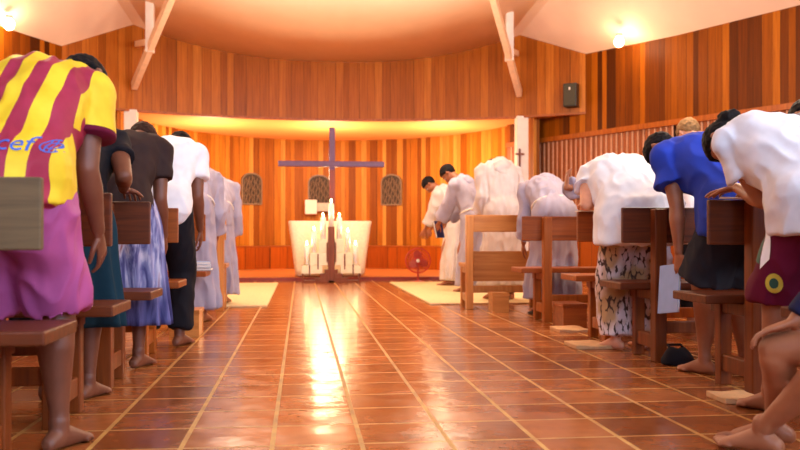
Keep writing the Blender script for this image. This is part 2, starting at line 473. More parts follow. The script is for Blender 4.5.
# low dais with a red riser
def slab(name, path, z0, z1, mat):
    bm = bmesh.new(); f = bm.faces.new([bm.verts.new((x, y, z0)) for x, y in path])
    ex = bmesh.ops.extrude_face_region(bm, geom=[f])
    for v in ex['geom']:
        if isinstance(v, bmesh.types.BMVert): v.co.z = z1
    return build(name, bm, mat)
ap_in = apse(3.43, 4.02, 14.36)
tag(slab('floor_dais', [(AX - 3.43, 13.86), ] + ap_in + [(AX + 3.43, 13.86)], 0, .055, M_dais), kind='structure')
bm = bmesh.new(); box2(bm, (AX - 3.43, 13.825, 0), (AX + 3.43, 13.86, .058)); tag(build('trim_dais', bm, M_red), kind='structure')
led_o, led_i = apse(3.40, 3.98, 14.37), apse(2.92, 3.5, 14.37)
strip('wall_apse_ledge', led_i, .055, .50, MW_low, .04, -1)
o = slab('trim_ledge', led_o + led_i[::-1], .485, .52, M_pewl); tag(o, kind='structure')

for side, px in ((1, 526), (-1, 0)):
    x = 3.72 if side > 0 else 1 - 3.72
    bm = bmesh.new(); box2(bm, (x - .1, 14.20, 0), (x + .1, 14.38, ZB)); tag(build('column_' + ('right' if side > 0 else 'left'), bm, M_white, bevel=.01), kind='structure')
# holy-water style wall bracket on the right column
cr = empty('wall_crucifix', (3.66, 14.19, 1.98), 0, 'small dark crucifix hanging on the white column', 'crucifix')
bm = bmesh.new(); box(bm, (0, -.012, .06), (.03, .02, .30)); build('upright', bm, M_stand, cr)
bm = bmesh.new(); box(bm, (0, -.014, .12), (.15, .018, .03)); build('crossbar', bm, M_stand, cr)

# roof struts: post, long diagonal brace and short stub at each side
def struts(side):
    X = lambda x: x if side > 0 else 1 - x
    t = empty('roof_strut', (X(3.4), 13.6, 3.0), 0, 'pale timber roof strut with long diagonal brace, %s end of the fascia' % ('right' if side > 0 else 'left'), 'strut', 'roof struts in front of the fascia')
    t.location = (0, 0, 0)
    bm = bmesh.new(); beam(bm, (X(3.66), 14.20, 3.12), (X(2.43), 11.25, 4.30), .09, .13); build('brace', bm, M_strut, t, bevel=.006)
    bm = bmesh.new(); beam(bm, (X(3.24), 13.2, 3.46), (X(3.24), 13.2, 4.40), .12, .12, (0, 1, 0)); build('upright', bm, M_white, t, bevel=.006)
    bm = bmesh.new(); beam(bm, (X(3.26), 13.2, 3.62), (X(3.62), 14.22, 3.80), .07, .09); build('stub', bm, M_strut, t, bevel=.005)
struts(1); struts(-1)

# ------------------------------------------------------------------ sanctuary things
def bulb(loc, label):
    t = empty('ceiling_lamp', loc, 0, label, 'lamp', 'bare ceiling lamps')
    bm = bmesh.new(); ell(bm, (0, 0, -.06), (.07, .07, .08)); build('bulb', bm, M_bulb, t, True)
    bm = bmesh.new(); tube(bm, [(0, 0, .06), (0, 0, .0)], [.05, .035], caps=False); build('socket', bm, M_white, t, True)
bulb(Wp(619, 12.95, 3.70), 'bare glowing lamp on the ceiling near the right-hand cladding')
bulb(Wp(9, 11.8, 3.68), 'bare glowing lamp on the ceiling above the striped shirt')

# altar
AXc = Wp(329.5, 14.4).x
al = empty('altar', (AXc, 14.32, .055), 0, 'cream cloth-draped altar table tapering to the floor behind the candles', 'altar')
bm = bmesh.new(); uvn = 24
def altar_ring(z, wx, wy, amp):
    pts = []
    for i in range(96):
        t = 2 * PI * i / 96; c, s = math.cos(t), math.sin(t)
        k_ = 1 / max(abs(c) ** 8 + abs(s) ** 8, 1e-9) ** (1 / 8)
        r = 1 + amp * math.sin(i * 96 / 96 * 2.35)
        pts.append(bm.verts.new((c * k_ * wx * r, s * k_ * wy * r, z)))
    return pts
prof = [(0.02, .56, .26, .012), (.12, .57, .27, .010), (.5, .62, .30, .006), (.84, .67, .33, .002), (.895, .68, .335, 0), (.91, .67, .325, 0)]
pr = None
for p_ in prof:
    c_ = altar_ring(*p_)
    if pr:
        for i in range(96): bm.faces.new((pr[i], pr[(i + 1) % 96], c_[(i + 1) % 96], c_[i]))
    else: bm.faces.new(c_[::-1])
    pr = c_
bm.faces.new(pr); build('cloth', bm, M_altar, al, True)
bm = bmesh.new(); box2(bm, (-.5, -.22, 0), (.5, .22, .04)); build('plinth', bm, M_stand, al)

# standing cross behind the altar
cx = Wp(332, 14.85).x
t = empty('standing_cross', (cx, 14.85, .055), 0, 'tall slim wooden cross standing behind the altar', 'cross')
bm = bmesh.new(); box2(bm, (-.05, -.04, 0), (.05, .04, 1.80)); tag(build('lower_upright', bm, M_redwood, t, bevel=.006), 'red-brown lower shaft')
bm = bmesh.new(); box2(bm, (-.05, -.04, 1.80), (.05, .04, 2.53)); tag(build('upper_upright', bm, M_purple, t, bevel=.006), 'purple-toned upper shaft')
bm = bmesh.new(); box2(bm, (-.92, -.055, 1.855), (.90, .035, 1.95)); tag(build('crossbar', bm, M_purple, t, bevel=.006), 'purple-toned crossbar')
bm = bmesh.new(); box2(bm, (-.25, -.15, 0), (.25, .15, .05)); build('foot', bm, M_stand, t, bevel=.01)

# candle stand with stepped blocks and seven candles
ks = 1 / 63.5
sx, sy = Wp(331, 13.45).x, 13.40
st = empty('candle_stand', (sx, sy, 0), 0, 'stepped cream and brown candle stand in front of the altar', 'candle stand')
bm = bmesh.new(); box2(bm, (-.05, -.08, 0), (.05, .08, .865)); box2(bm, (-.42, -.08, 0), (.42, .08, .035)); box2(bm, (-.26, -.075, .035), (.26, .075, .08)); box2(bm, (-.17, -.07, .08), (.17, .07, .14)); box2(bm, (-.10, -.065, .14), (.10, .065, .20))
build('pedestal', bm, M_stand, st, bevel=.004)
for s in (1, -1):
    for (xa, xb, z0, z1) in ((.055, .19, .462, .67), (.055, .33, .267, .46), (.14, .46, .14, .265)):
        bm = bmesh.new(); box2(bm, (min(s * xa, s * xb), -.07 - .012 * (xb > .2) - .012 * (xb > .4), z0), (max(s * xa, s * xb), .06, z1)); build('block', bm, M_block, st, bevel=.006)
    bm = bmesh.new(); box2(bm, (s * .44 - .014, -.07, 0), (s * .44 + .014, .05, .27)); build('post', bm, M_stand, st)
    for x_ in (.065, .205, .335):
        bm = bmesh.new(); box2(bm, (s * x_ - .009, -.105, .1 + (.335 - x_) * .8), (s * x_ + .009, -.085, .28 + (.335 - x_) * 1.25)); build('slat', bm, M_stand, st)
cnames = {0: 'tall middle candle on top of the candle stand', 1: 'candle on the upper step %s of the middle one', 2: 'candle on the middle step %s of the stand', 3: 'candle on the lowest step at the far %s of the stand'}
for q, (x_, zb, h) in enumerate(((0, .865, .36), (-.125, .67, .34), (.125, .67, .34), (-.265, .46, .34), (.255, .46, .31), (-.376, .265, .31), (.376, .265, .31))):
    lb = cnames[(q + 1) // 2]; sd = '' if q == 0 else ('left' if x_ < 0 else 'right')
    if q == 0: lab = 'lit ' + lb
    else: lab = 'lit white ' + (lb % sd)
    c_ = empty('candle', (sx + x_, sy - .02, zb + .002), 0, lab, 'candle', 'seven altar candles')
    bm = bmesh.new(); tube(bm, [(0, 0, 0), (0, 0, h - .01), (0, 0, h)], [.041, .041, .032], 16, caps=False); build('wax', bm, M_wax, c_, True)
    bm = bmesh.new(); tube(bm, [(0, 0, h), (0, 0, h + .02)], [.003, .003], 6, caps=False); build('wick', bm, M_black, c_)
    bm = bmesh.new(); tube(bm, [(0, 0, h + .018), (0, 0, h + .035), (0, 0, h + .065)], [.010, .014, .004], 10); build('flame', bm, M_flame, c_, True)
    l_ = lamp('flame_light', (0, 0, h + .05), 2.2, (1, .68, .36), .02); l_.parent = c_

# arched grilles on the apse wall
def apse_at(px):
    best = None
    for i in range(2001):
        th = PI * i / 2000; x, y = AX - 3.45 * math.cos(th), 14.35 + 4.05 * math.sin(th)
        d = x * math.sin(YAW) + y * math.cos(YAW); u = (x * math.cos(YAW) - y * math.sin(YAW)) / d * FPX + 400
        if best is None or abs(u - px) < best[0]: best = (abs(u - px), x, y, th)
    return best[1:]
for px, lab in ((251, 'arched carved grille on the apse wall left of the cross'), (319, 'arched carved grille half behind the cross'), (392, 'arched carved grille on the apse wall right of the cross')):
    x, y, th = apse_at(px)
    nx, ny = math.cos(th) / 3.45, -math.sin(th) / 4.05        # inward normal
    ang = math.atan2(ny, nx) + PI / 2
    t = empty('arched_grille', (x, y, 1.38), ang, lab, 'grille', 'arched grilles on the apse wall')
    def arch(wd, h, n=14):
        pts = [(-wd / 2, 0), (wd / 2, 0), (wd / 2, h - wd * .36)]
        pts += [(wd / 2 * math.cos(PI * i / n), h - wd * .36 + wd * .36 * math.sin(PI * i / n)) for i in range(1, n)]
        return pts + [(-wd / 2, h - wd * .36)]
    bm = bmesh.new(); f = bm.faces.new([bm.verts.new((a, -.02, b)) for a, b in arch(.43, .62)])
    ex = bmesh.ops.extrude_face_region(bm, geom=[f])
    for v in ex['geom']:
        if isinstance(v, bmesh.types.BMVert): v.co.y += .05
    build('backing', bm, M_iron_d, t)
    bm = bmesh.new(); A = arch(.44, .63)
    for i in range(len(A)): beam(bm, (A[i][0], -.03, A[i][1]), (A[(i + 1) % len(A)][0], -.03, A[(i + 1) % len(A)][1]), .03, .035, (0, 1, 0))
    build('arched_frame', bm, M_iron, t)
    bm = bmesh.new(); rr = random.Random(px)
    for i in range(7):
        bx_ = -.17 + .057 * i
        pts = [(bx_ + .018 * math.sin(j * 1.9 + i * 2.1) , -.035, .02 + .56 * (1 - .16 * abs(i - 3) / 3) * j / 8) for j in range(9)]
        tube(bm, pts, [.011] * 9, 6)
        for j in (2, 4, 6):
            p_ = pts[j]; s_ = rr.choice((-1, 1)); tube(bm, [p_, (p_[0] + s_ * .035, -.035, p_[2] + .05)], [.008, .004], 5)
    build('tracery', bm, M_iron, t, True)

# white box lamp on the apse wall (left of the cross)
x, y, th = apse_at(311)
t = empty('wall_box', (x, y - .12, 1.18), 0, 'small white box on the apse wall above the altar', 'tabernacle', None)
bm = bmesh.new(); box2(bm, (-.13, -.1, 0), (.12, .1, .30)); build('case', bm, M_white, t, bevel=.01)
bm = bmesh.new(); box2(bm, (.12, -.05, .06), (.40, .1, .24)); tag(build('side_case', bm, M_plain('grey_side', (178, 164, 152), .6), t, bevel=.01), 'grey side case')

# pedestal fan
fx_, fy_ = Wp(418, 13.35).x, Wp(418, 13.35).y
t = empty('table_fan', (fx_, fy_, 0), R(-8), 'small red electric fan on the floor right of the altar', 'fan')
bm = bmesh.new(); tube(bm, [(0, 0, 0), (0, 0, .02), (0, 0, .03)], [.10, .095, .03], 20, caps=False); build('base', bm, M_fan, t, True)
bm = bmesh.new(); tube(bm, [(0, 0, .02), (0, .02, .32)], [.016, .014], 10); build('stem', bm, M_fan, t, True)
def ring_tube(bm, c, r, th_, n=40, ax='y'):
    pr = None; first = None
    vsr = []
    for i in range(n):
        a = 2 * PI * i / n; cen = Vector(c) + Vector((r * math.cos(a), 0, r * math.sin(a))); rad = Vector((math.cos(a), 0, math.sin(a)))
        vsr.append([bm.verts.new(cen + rad * th_ * math.cos(b) + Vector((0, 1, 0)) * th_ * math.sin(b)) for b in (0, PI / 2, PI, 3 * PI / 2)])
    for i in range(n):
        for j in range(4): bm.faces.new((vsr[i][j], vsr[(i + 1) % n][j], vsr[(i + 1) % n][(j + 1) % 4], vsr[i][(j + 1) % 4]))
bm = bmesh.new()
for yy in (-.05, .05): ring_tube(bm, (0, yy, .34), .19, .009)
for rr_ in (.06, .10, .14): ring_tube(bm, (0, -.075 + rr_ * .12, .34), rr_, .0045)
for i in range(28):
    a = 2 * PI * i / 28; tube(bm, [(.03 * math.cos(a), -.075, .34 + .03 * math.sin(a)), (.19 * math.cos(a), -.05, .34 + .19 * math.sin(a)), (.19 * math.cos(a), .05, .34 + .19 * math.sin(a))], [.0032] * 3, 4, caps=False)
build('cage', bm, M_fan, t)
bm = bmesh.new()
for i in range(3):
    a = 2 * PI * i / 3 + .4; rot = Matrix.Rotation(a, 3, 'Y') @ Matrix.Rotation(.5, 3, 'X')
    ell(bm, rot @ Vector((.08, 0, 0)) + Vector((0, 0, .34)), (.085, .006, .070), rot, 12, 8)
build('blades', bm, M_fanb, t, True)['kind'] = 'thing'
bm = bmesh.new(); tube(bm, [(0, .08, .34), (0, -.078, .34)], [.045, .03], 14); build('motor', bm, M_fan, t, True)
bm = bmesh.new(); tube(bm, [(0, -.104, .34), (0, -.112, .34)], [.028, .026], 14, caps=False); tag(build('badge', bm, M_white, t), 'white hub badge')

# speaker on the fascia
t = empty('loudspeaker', (4.50, 13.60, 3.05), R(-29), 'dark olive loudspeaker on the right end of the fascia', 'loudspeaker')
a = Vector(fpath[-2]); b = Vector(fpath[-1]); mid = a.lerp(b, .80)
t.location = (mid.x - .05, mid.y - .09, 2.83); t.rotation_euler = (0, 0, math.atan2(b.y - a.y, b.x - a.x))
bm = bmesh.new(); box2(bm, (-.11, -.09, 0), (.11, .09, .38)); build('case', bm, M_black, t, bevel=.012)
bm = bmesh.new(); box2(bm, (-.098, -.102, .015), (.098, -.088, .365)); build('grille_cloth', bm, M_speaker, t, bevel=.006)
bm = bmesh.new(); box2(bm, (-.012, -.106, .27), (.012, -.100, .31)); tag(build('badge', bm, M_white, t), 'small white badge')

# straw mats either side of the aisle
def mat(x0, x1, y0, y1, lab, m=M_mat, th=.018, group='straw mats before the sanctuary', name='straw_mat'):
    bm = bmesh.new(); box2(bm, (x0, y0, 0.0), (x1, y1, th))
    tag(build(name, bm, m, bevel=.006), lab, 'mat', group)
mat(-1.9, -.34, 8.84, 13.1, 'pale straw mat on the floor left of the altar')
mat(1.34, 2.75, 8.9, 13.1, 'pale straw mat under the two robed figures right of the altar')

# ------------------------------------------------------------------ pews
def pew(sgn, xe, y, label, mats, length=2.4, post_in=.2, name='pew', group=None, back=(.68, .885), seat_z=.45, depth=.36):
    mb, mp = mats
    t = empty(name, (xe, y, 0), 0, label, 'pew', group)
    L = lambda x: sgn * x
    def bx(nm, x0, x1, y0, y1, z0, z1, m, bev=.006):
        bm = bmesh.new(); box2(bm, (min(L(x0), L(x1)), y0, z0), (max(L(x0), L(x1)), y1, z1)); return build(nm, bm, m, t, bevel=bev)
    bx('backrest', 0, length, .032, .06, back[0], back[1], mb)
    bx('seat', -.0, length, .06, .06 + depth, seat_z - .042, seat_z, M_pewd if mb is M_grey_wood else mb)
    for xx in (post_in, length - .25):
        bx('post', xx - .035, xx + .035, -.045, .03, 0, back[1] - .01, mp)
        bx('leg', xx - .03, xx + .03, .26, .32, 0, seat_z - .042, mp)
        bx('stretcher', xx - .022, xx + .022, .03, .26, .07, .15, mp)
        bx('seat_bearer', xx - .022, xx + .022, .03, .38, seat_z - .10, seat_z - .042, mp)
    bx('rail', post_in + .03, length - .28, -.02, .01, .16, .23, mp)
    return t
GL, GR = 'pews left of the aisle', 'pews right of the aisle'
DK, RD, HN = (M_pewd, M_post_d), (M_pewl, M_post_l), (M_pewh, M_post_h)
XL, XR = -.72, 1.84
pew(-1, XL, 2.47, 'wooden pew behind the striped football shirt, nearest on the left', (M_grey_wood, M_post_d), group=GL)
pew(-1, XL, 3.36, 'dark wooden pew behind the person in the teal skirt', DK, group=GL)
pew(-1, XL, 4.21, 'dark wooden pew behind the woman in the pleated skirt', DK, group=GL)
pew(-1, XL, 5.16, 'wooden pew behind the person in white T-shirt and black trousers', RD, group=GL)
pew(-1, XL, 6.62, 'reddish pew behind a grey-robed friar, booklets on its seat', RD, group=GL)
pew(-1, -.72, 8.44, 'frontmost pew on the left with a tall honey-coloured end post', HN, group=GL, post_in=.05)
t = empty('stool', (1.95, 2.17, 0), R(60), 'low wooden stool under the seated person', 'stool')
bm = bmesh.new(); box2(bm, (-.2, -.16, .255), (.2, .16, .29)); build('seat', bm, M_pewd, t, bevel=.006)
for a_ in (-.16, .16):
    for b_ in (-.12, .12):
        bm = bmesh.new(); box2(bm, (a_ - .02, b_ - .02, 0), (a_ + .02, b_ + .02, .255)); build('leg', bm, M_post_d, t)
pew(1, XR, 2.72, 'dark pew behind the woman in maroon shorts', DK, group=GR)
pew(1, XR, 3.69, 'dark pew behind the man in the blue shirt', DK, group=GR)
pew(1, XR, 4.75, 'dark pew behind the woman in the leopard trousers', DK, group=GR)
pew(1, XR + .03, 5.65, 'reddish pew between the leopard trousers and the bowed friar', RD, group=GR)
pew(1, XR, 7.01, 'reddish pew in front of which a grey friar bows deeply', RD, group=GR)
# frontmost bench on the right: solid panel below the back
t = pew(1, 1.62, 8.37, 'honey-coloured front bench with a solid lower back panel', HN, 1.0, .03, group=GR, back=(.76, .93))
bm = bmesh.new(); box2(bm, (.08, .03, .27), (.95, .055, .57)); build('lower_panel', bm, M_pewh, t, bevel=.005)

# low kneelers on the floor by the pews
def kneeler(x, y, w_, d_, h, lab, m):
    t = empty('kneeler', (x, y, 0), 0, lab, 'kneeler', 'low box kneelers by the pews')
    bm = bmesh.new(); box2(bm, (-w_ / 2, -d_ / 2, h - .03), (w_ / 2, d_ / 2, h)); build('top_board', bm, m, t, bevel=.004)
    for s in (-1, 1):
        bm = bmesh.new(); box2(bm, (-w_ / 2 + .005, s * (d_ / 2 - .02) - .012, 0), (w_ / 2 - .005, s * (d_ / 2 - .02) + .012, h - .03)); build('side_board', bm, m, t)
        bm = bmesh.new(); box2(bm, (s * (w_ / 2 - .02) - .012, -d_ / 2 + .03, 0), (s * (w_ / 2 - .02) + .012, d_ / 2 - .03, h - .03)); build('end_board', bm, m, t)
p = Wp(197, 6.75); kneeler(p.x - .02, 6.42, .22, .3, .19, 'low wooden box kneeler beside the left aisle', M_pewh)
p = Wp(490, 8.5); kneeler(p.x + .03, 8.1, .17, .2, .18, 'pale wooden box kneeler under the front right bench', M_pewh)
p = Wp(560, 7.0); kneeler(p.x + .04, 6.68, .2, .3, .19, 'reddish box kneeler beside the friar pew post', M_pewl)
def cush(px, py, w_, d_, lab, rz=0):
    dd = 620 / (py - HORIZON); p = Wp(px, dd)
    bm = bmesh.new(); box(bm, (0, 0, .012), (w_, d_, .024)); bmesh.ops.subdivide_edges(bm, edges=bm.edges, cuts=4, use_grid_fill=True)
    for v in bm.verts:
        v.co.z += .012 * noise.noise(v.co * 9) * (v.co.z > .012)
    o = build('kneeling_mat', bm, M_cush, None, True, .008); o.location = p; o.rotation_euler.z = rz
    tag(o, lab, 'mat', 'flat kneeling mats by the right pews')
cush(588, 347, .24, .26, 'flat beige mat in front of the leopard trousers')
cush(570, 331, .24, .26, 'flat beige mat beside the reddish pew legs')
cush(735, 400, .18, .18, 'pale mat under the feet of the woman in maroon shorts')

# ------------------------------------------------------------------ people
def two_bone(a, c, l1, l2, pole):
    a, c = Vector(a), Vector(c); d = c - a; L = d.length; mx = (l1 + l2) * .995
    if L > mx: c = a + d.normalized() * mx; d = c - a; L = mx
    L = max(L, abs(l1 - l2) + .01)
    u = d.normalized(); x = (l1 * l1 - l2 * l2 + L * L) / (2 * L); h = math.sqrt(max(0, l1 * l1 - x * x))
    p = Vector(pole); p = p - u * p.dot(u)
    if p.length < 1e-3: p = Vector((0, -1, 0))
    p.normalize()
    return a + u * x + p * h, c

def hand_bm(bm, wr, d, n, s, right, curl=.35):
    """palm, four jointed fingers and a thumb; d points along the hand, n out of the palm"""
    d = d.normalized(); n = (n - d * n.dot(d)).normalized(); a = d.cross(n)      # a: across the palm
    if not right: a = -a
    k = wr + d * .01 * s
    rings(bm, [(k - d * .02 * s, a, n, .024 * s, .018 * s), (k + d * .02 * s, a, n, .030 * s, .015 * s), (k + d * .055 * s, a, n, .039 * s, .014 * s), (k + d * .085 * s, a, n, .040 * s, .012 * s), (k + d * .094 * s, a, n, .034 * s, .008 * s)], 14)
    for i, ln in enumerate((.070, .080, .075, .058)):
        off = (i - 1.5) * .0205
        b = k + d * .085 * s + a * off * s
        dr = (d + a * (i - 1.5) * .09).normalized(); pts = [b]; an = curl * .5
        for frac in (.45, .32, .25):
            v = dr * math.cos(an) + n * math.sin(an); pts.append(pts[-1] + v * ln * frac * s); an += curl
        tube(bm, pts, [.0088 * s, .0082 * s, .0075 * s, .0066 * s], 8)
    b = k + d * .022 * s - a * .026 * s
    v1 = (d * .62 - a * .75 + n * .25).normalized(); v2 = (d * .9 - a * .3 + n * .3).normalized()
    tube(bm, [b, b + v1 * .034 * s, b + v1 * .034 * s + v2 * .030 * s, b + v1 * .034 * s + v2 * .052 * s], [.013 * s, .0105 * s, .0092 * s, .0075 * s], 8)

def foot_bm(bm, ank, fd, s, ztip=0.0, pitch=0.0):
    f = Vector((fd[0], fd[1], 0)).normalized(); z = Vector((0, 0, 1))
    if pitch:
        q = Matrix.Rotation(pitch, 3, Vector((f.y, -f.x, 0))); f = q @ f; z = q @ z
    x = f.cross(z)
    g = Vector(ank) - z * .08 * s
    def P(y, h): return g + f * y * s + z * h * s
    rings(bm, [(P(-.072, .028), x, z, .014 * s, .014 * s), (P(-.06, .030), x, z, .027 * s, .027 * s), (P(-.03, .038), x, z, .033 * s, .037 * s), (P(0, .048), x, z, .034 * s, .047 * s),
               (P(.04, .040), x, z, .037 * s, .039 * s), (P(.08, .030), x, z, .042 * s, .029 * s), (P(.115, .022), x, z, .046 * s, .021 * s), (P(.14, .017), x, z, .044 * s, .015 * s)], 16)
    return P, x, f

class Fig: pass
def person(label, at, heading=0, h=1.70, bow=45, head_drop=15, turn=0, skin=SK_mid, hands=None, poles=None, stance=.10, feet=(0, 0), legs=None, hipz=None,
           girth=1.0, vox=.010, group='worshippers bowing in the pews', palm=None, curl=.35, hair=M_hair, bun=False, side=0, hairlen=0, seed=1, face=False, sandals=False, long_hair=False):
    F = Fig(); s = h / 1.70; F.s = s; F.girth = girth; F.seed = seed
    root = empty('person', (at[0], at[1], at[2] if len(at) > 2 else 0), heading, label, 'person', group); F.root = root
    b = R(bow); g = girth
    V = Vector
    # spine
    hz = (hipz if hipz else .90) * s
    hy = (-.13 * math.sin(b)) * s if legs is None else 0
    sp = [V((0, hy, hz - .08 * s))]; ang = [0.0, b * .35, b * .75, b * .98, b * 1.05, b * 1.12, b * 1.2]
    ln = [.10, .14, .12, .12, .10, .065]
    for i, l in enumerate(ln):
        am = (ang[i] + ang[i + 1]) / 2
        sp.append(sp[-1] + V((0, math.sin(am), math.cos(am))) * l * s)
    F.sp, F.ang = sp, ang
    fr = lambda a: V((0, math.cos(a), -math.sin(a)))
    F.fr = fr
    X = V((1, 0, 0)); F.X = X
    F.prof = [(.168 * g, .118 * g), (.172 * g, .122 * g), (.150 * g, .108 * g), (.158 * g, .116 * g), (.170, .116 * g), (.168, .088), (.068, .062)]
    body = bmesh.new()
    rings(body, [(c, X, fr(a), p_[0] * s, p_[1] * s) for c, a, p_ in zip(sp, ang, F.prof)], 20)
    F.butt = [sp[1] + X * sx_ * .085 * s * g + fr(ang[1]) * -.062 * s for sx_ in (-1, 1)]
    for q in F.butt: ell(body, q, (.095 * s * g, .095 * s * g, .105 * s))
    # legs
    F.legs = []; extra = []
    for i, sx_ in enumerate((-1, 1)):
        hip = sp[0] + X * sx_ * .088 * s + V((0, 0, .06 * s))
        if legs: knee, ank, fd, pit = V(legs[i][0]), V(legs[i][1]), legs[i][2], (legs[i][3] if len(legs[i]) > 3 else 0)
        else:
            ank = V((sx_ * stance * s, feet[i], .08 * s)); fd = (sx_ * .22, 1); pit = 0
            knee, _ = two_bone(hip, ank, .425 * s, .41 * s, (sx_ * .1, 1, 0))
        F.legs.append((hip, knee, ank, fd))
        sh = (ank - knee); back = V((-fd[0], -fd[1], 0)).normalized()
        back = (back - sh.normalized() * back.dot(sh.normalized())); back = back.normalized() if back.length > .1 else V((0, -1, 0))
        tube(body, [hip, hip.lerp(knee, .5), knee + V((0, .0, .03)) * s], [.088 * s * g, .073 * s * g, .056 * s * g])
        tube(body, [knee, knee.lerp(ank, .14) + back * .008 * s, knee.lerp(ank, .34) + back * .020 * s, knee.lerp(ank, .62) + back * .010 * s, knee.lerp(ank, .88), ank], [.054 * s * g, .054 * s * g, .059 * s * g, .044 * s * g, .034 * s, .036 * s])
        ft = bmesh.new(); P, fxx, ff = foot_bm(ft, ank, fd, s, 0, pit)
        tube(ft, [ank + V((0, 0, .02)) * s, ank - V((0, 0, .02)) * s], [.036 * s, .034 * s])
        big = -sx_
        for j, (lt, rt) in enumerate(((.060, .0135), (.054, .0105), (.048, .0100), (.041, .0095), (.033, .0090))):
            o_ = big * (.034 - .0185 * j) * s if sx_ else 0
            # fxx points to the figure's right when the foot looks forward
            b0 = P(.125 - .006 * j, .015) + fxx * o_
            tube(ft, [b0, b0 + ff * lt * .55 * s + V((0, 0, .003)), b0 + ff * lt * s - V((0, 0, .004))], [rt * s * 1.05, rt * s, rt * s * .9], 8)
        extra.append(remesh(ft, max(.0045, vox * .5), 2))
        if sandals:
            sb = bmesh.new(); c_ = P(.045, .0); box(sb, c_ - V((0, 0, .008)), (.085 * s, .28 * s, .016), Matrix.Rotation(math.atan2(-fd[0], fd[1]), 3, 'Z'))
            so = build('sandal', sb, M_sandal, root, bevel=.005)
            st_ = bmesh.new(); tube(st_, [P(.07, .0) + fxx * .047 * s, P(.065, .05) + fxx * .03 * s, P(.06, .068), P(.065, .05) - fxx * .03 * s, P(.07, .0) - fxx * .047 * s], [.011 * s] * 5, 8); build('strap', st_, M_sandal, so, True)
    # arms
    shc = sp[5].lerp(sp[4], .35); F.arms = []
    for i, sx_ in enumerate((-1, 1)):
        S_ = shc + X * sx_ * .170 * s + fr(ang[5]) * .01 * s
        if hands and hands[i] is not None: tw = V(hands[i])
        else: tw = S_ + V((sx_ * .01, .06, -.50)) * s
        pole = V(poles[i]) if poles and poles[i] is not None else V((sx_ * .15, -1, 0))
        E_, W_ = two_bone(S_, tw, .29 * s, .25 * s, pole)
        F.arms.append((S_, E_, W_))
        tube(body, [sp[5] + X * sx_ * .10 * s, S_], [.07 * s, .060 * s])
        tube(body, [S_, S_.lerp(E_, .45), E_], [.056 * s, .049 * s * (.5 + .5 * g), .040 * s])
        tube(body, [E_, E_.lerp(W_, .3), E_.lerp(W_, .85), W_], [.040 * s, .042 * s * (.5 + .5 * g), .028 * s, .026 * s])
        hd = bmesh.new(); dv = (W_ - E_).normalized()
        pn = V(palm[i]) if palm and palm[i] is not None else (V((-sx_, 0, 0)) if abs(dv.z) > .6 else V((0, 0, -1)))
        hdir = dv
        if palm and len(palm) > 2 and palm[2] is not None: hdir = V(palm[2])
        tube(hd, [W_ - dv * .03 * s, W_], [.027 * s, .025 * s])
        hand_bm(hd, W_, hdir, pn, s, sx_ > 0, curl)
        extra.append(remesh(hd, max(.0035, vox * .4), 2))
    # neck and head
    ha = ang[6] + R(head_drop)
    nk = sp[6]; hd_dir = V((0, math.sin((ang[6] + ha) / 2), math.cos((ang[6] + ha) / 2)))
    hc = nk + hd_dir * .078 * s + V((0, math.sin(ha), math.cos(ha))) * .072 * s
    hc = hc + X * side * s
    F.hc = hc
    tube(body, [sp[5], nk, hc], [.075 * s, .056 * s, .052 * s])
    up = V((0, math.sin(ha), math.cos(ha))); fw = fr(ha); Rt = X
    if turn:
        q = Matrix.Rotation(R(turn), 3, up); fw = q @ fw; Rt = q @ Rt
    HR = Matrix((Rt, fw, up)).transposed(); F.HR = HR
    H = lambda x, y, z: hc + HR @ V((x * s, y * s, z * s))
    F.H = H
    hb = bmesh.new(); k = s
    ell(hb, H(0, -.008, .03), (.074 * k, .094 * k, .086 * k), HR, 24, 16)
    ell(hb, H(0, .025, -.030), (.062 * k, .066 * k, .075 * k), HR, 20, 14)
    ell(hb, H(0, .052, -.080), (.036 * k, .030 * k, .026 * k), HR)
    ell(hb, H(0, .070, .028), (.054 * k, .020 * k, .014 * k), HR)
    tube(hb, [H(0, .088, .012), H(0, .104, -.018), H(0, .106, -.030)], [.009 * k, .012 * k, .013 * k], 8)
    for sx_ in (-1, 1):
        ell(hb, H(sx_ * .014, .094, -.030), (.009 * k, .010 * k, .008 * k), HR, 10, 8)
        ell(hb, H(sx_ * .036, .062, -.020), (.026 * k, .022 * k, .020 * k), HR, 10, 8)
        ell(hb, H(sx_ * .076, -.012, -.008), (.010 * k, .020 * k, .032 * k), HR @ Matrix.Rotation(sx_ * .35, 3, 'Z'), 12, 8)
    tube(hb, [H(0, -.01, -.03), nk], [.052 * k, .056 * k])
    extra.append(remesh(hb, max(.0055, vox * .6), 3))
    main = remesh(body, vox, 5)
    me = join_meshes('body', [main] + extra)
    bo = link_mesh('body', me, skin, root, True); F.body = bo
    if face:
        for sx_ in (-1, 1):
            e = bmesh.new(); ell(e, H(sx_ * .031, .079, .006), (.013 * k, .010 * k, .009 * k), HR, 12, 8); eo = build('eye', e, M_eye, root, True)
            e = bmesh.new(); ell(e, H(sx_ * .031, .0885, .006), (.005 * k, .003 * k, .005 * k), HR, 10, 6); build('iris', e, M_black, eo, True)
            e = bmesh.new(); tube(e, [H(sx_ * .018, .091, .024), H(sx_ * .034, .089, .030), H(sx_ * .05, .078, .024)], [.004 * k, .005 * k, .003 * k], 6); build('eyebrow', e, hair, root, True)
        e = bmesh.new(); ell(e, H(0, .088, -.057), (.024 * k, .009 * k, .008 * k), HR, 12, 8); build('mouth', e, M_lips, root, True)
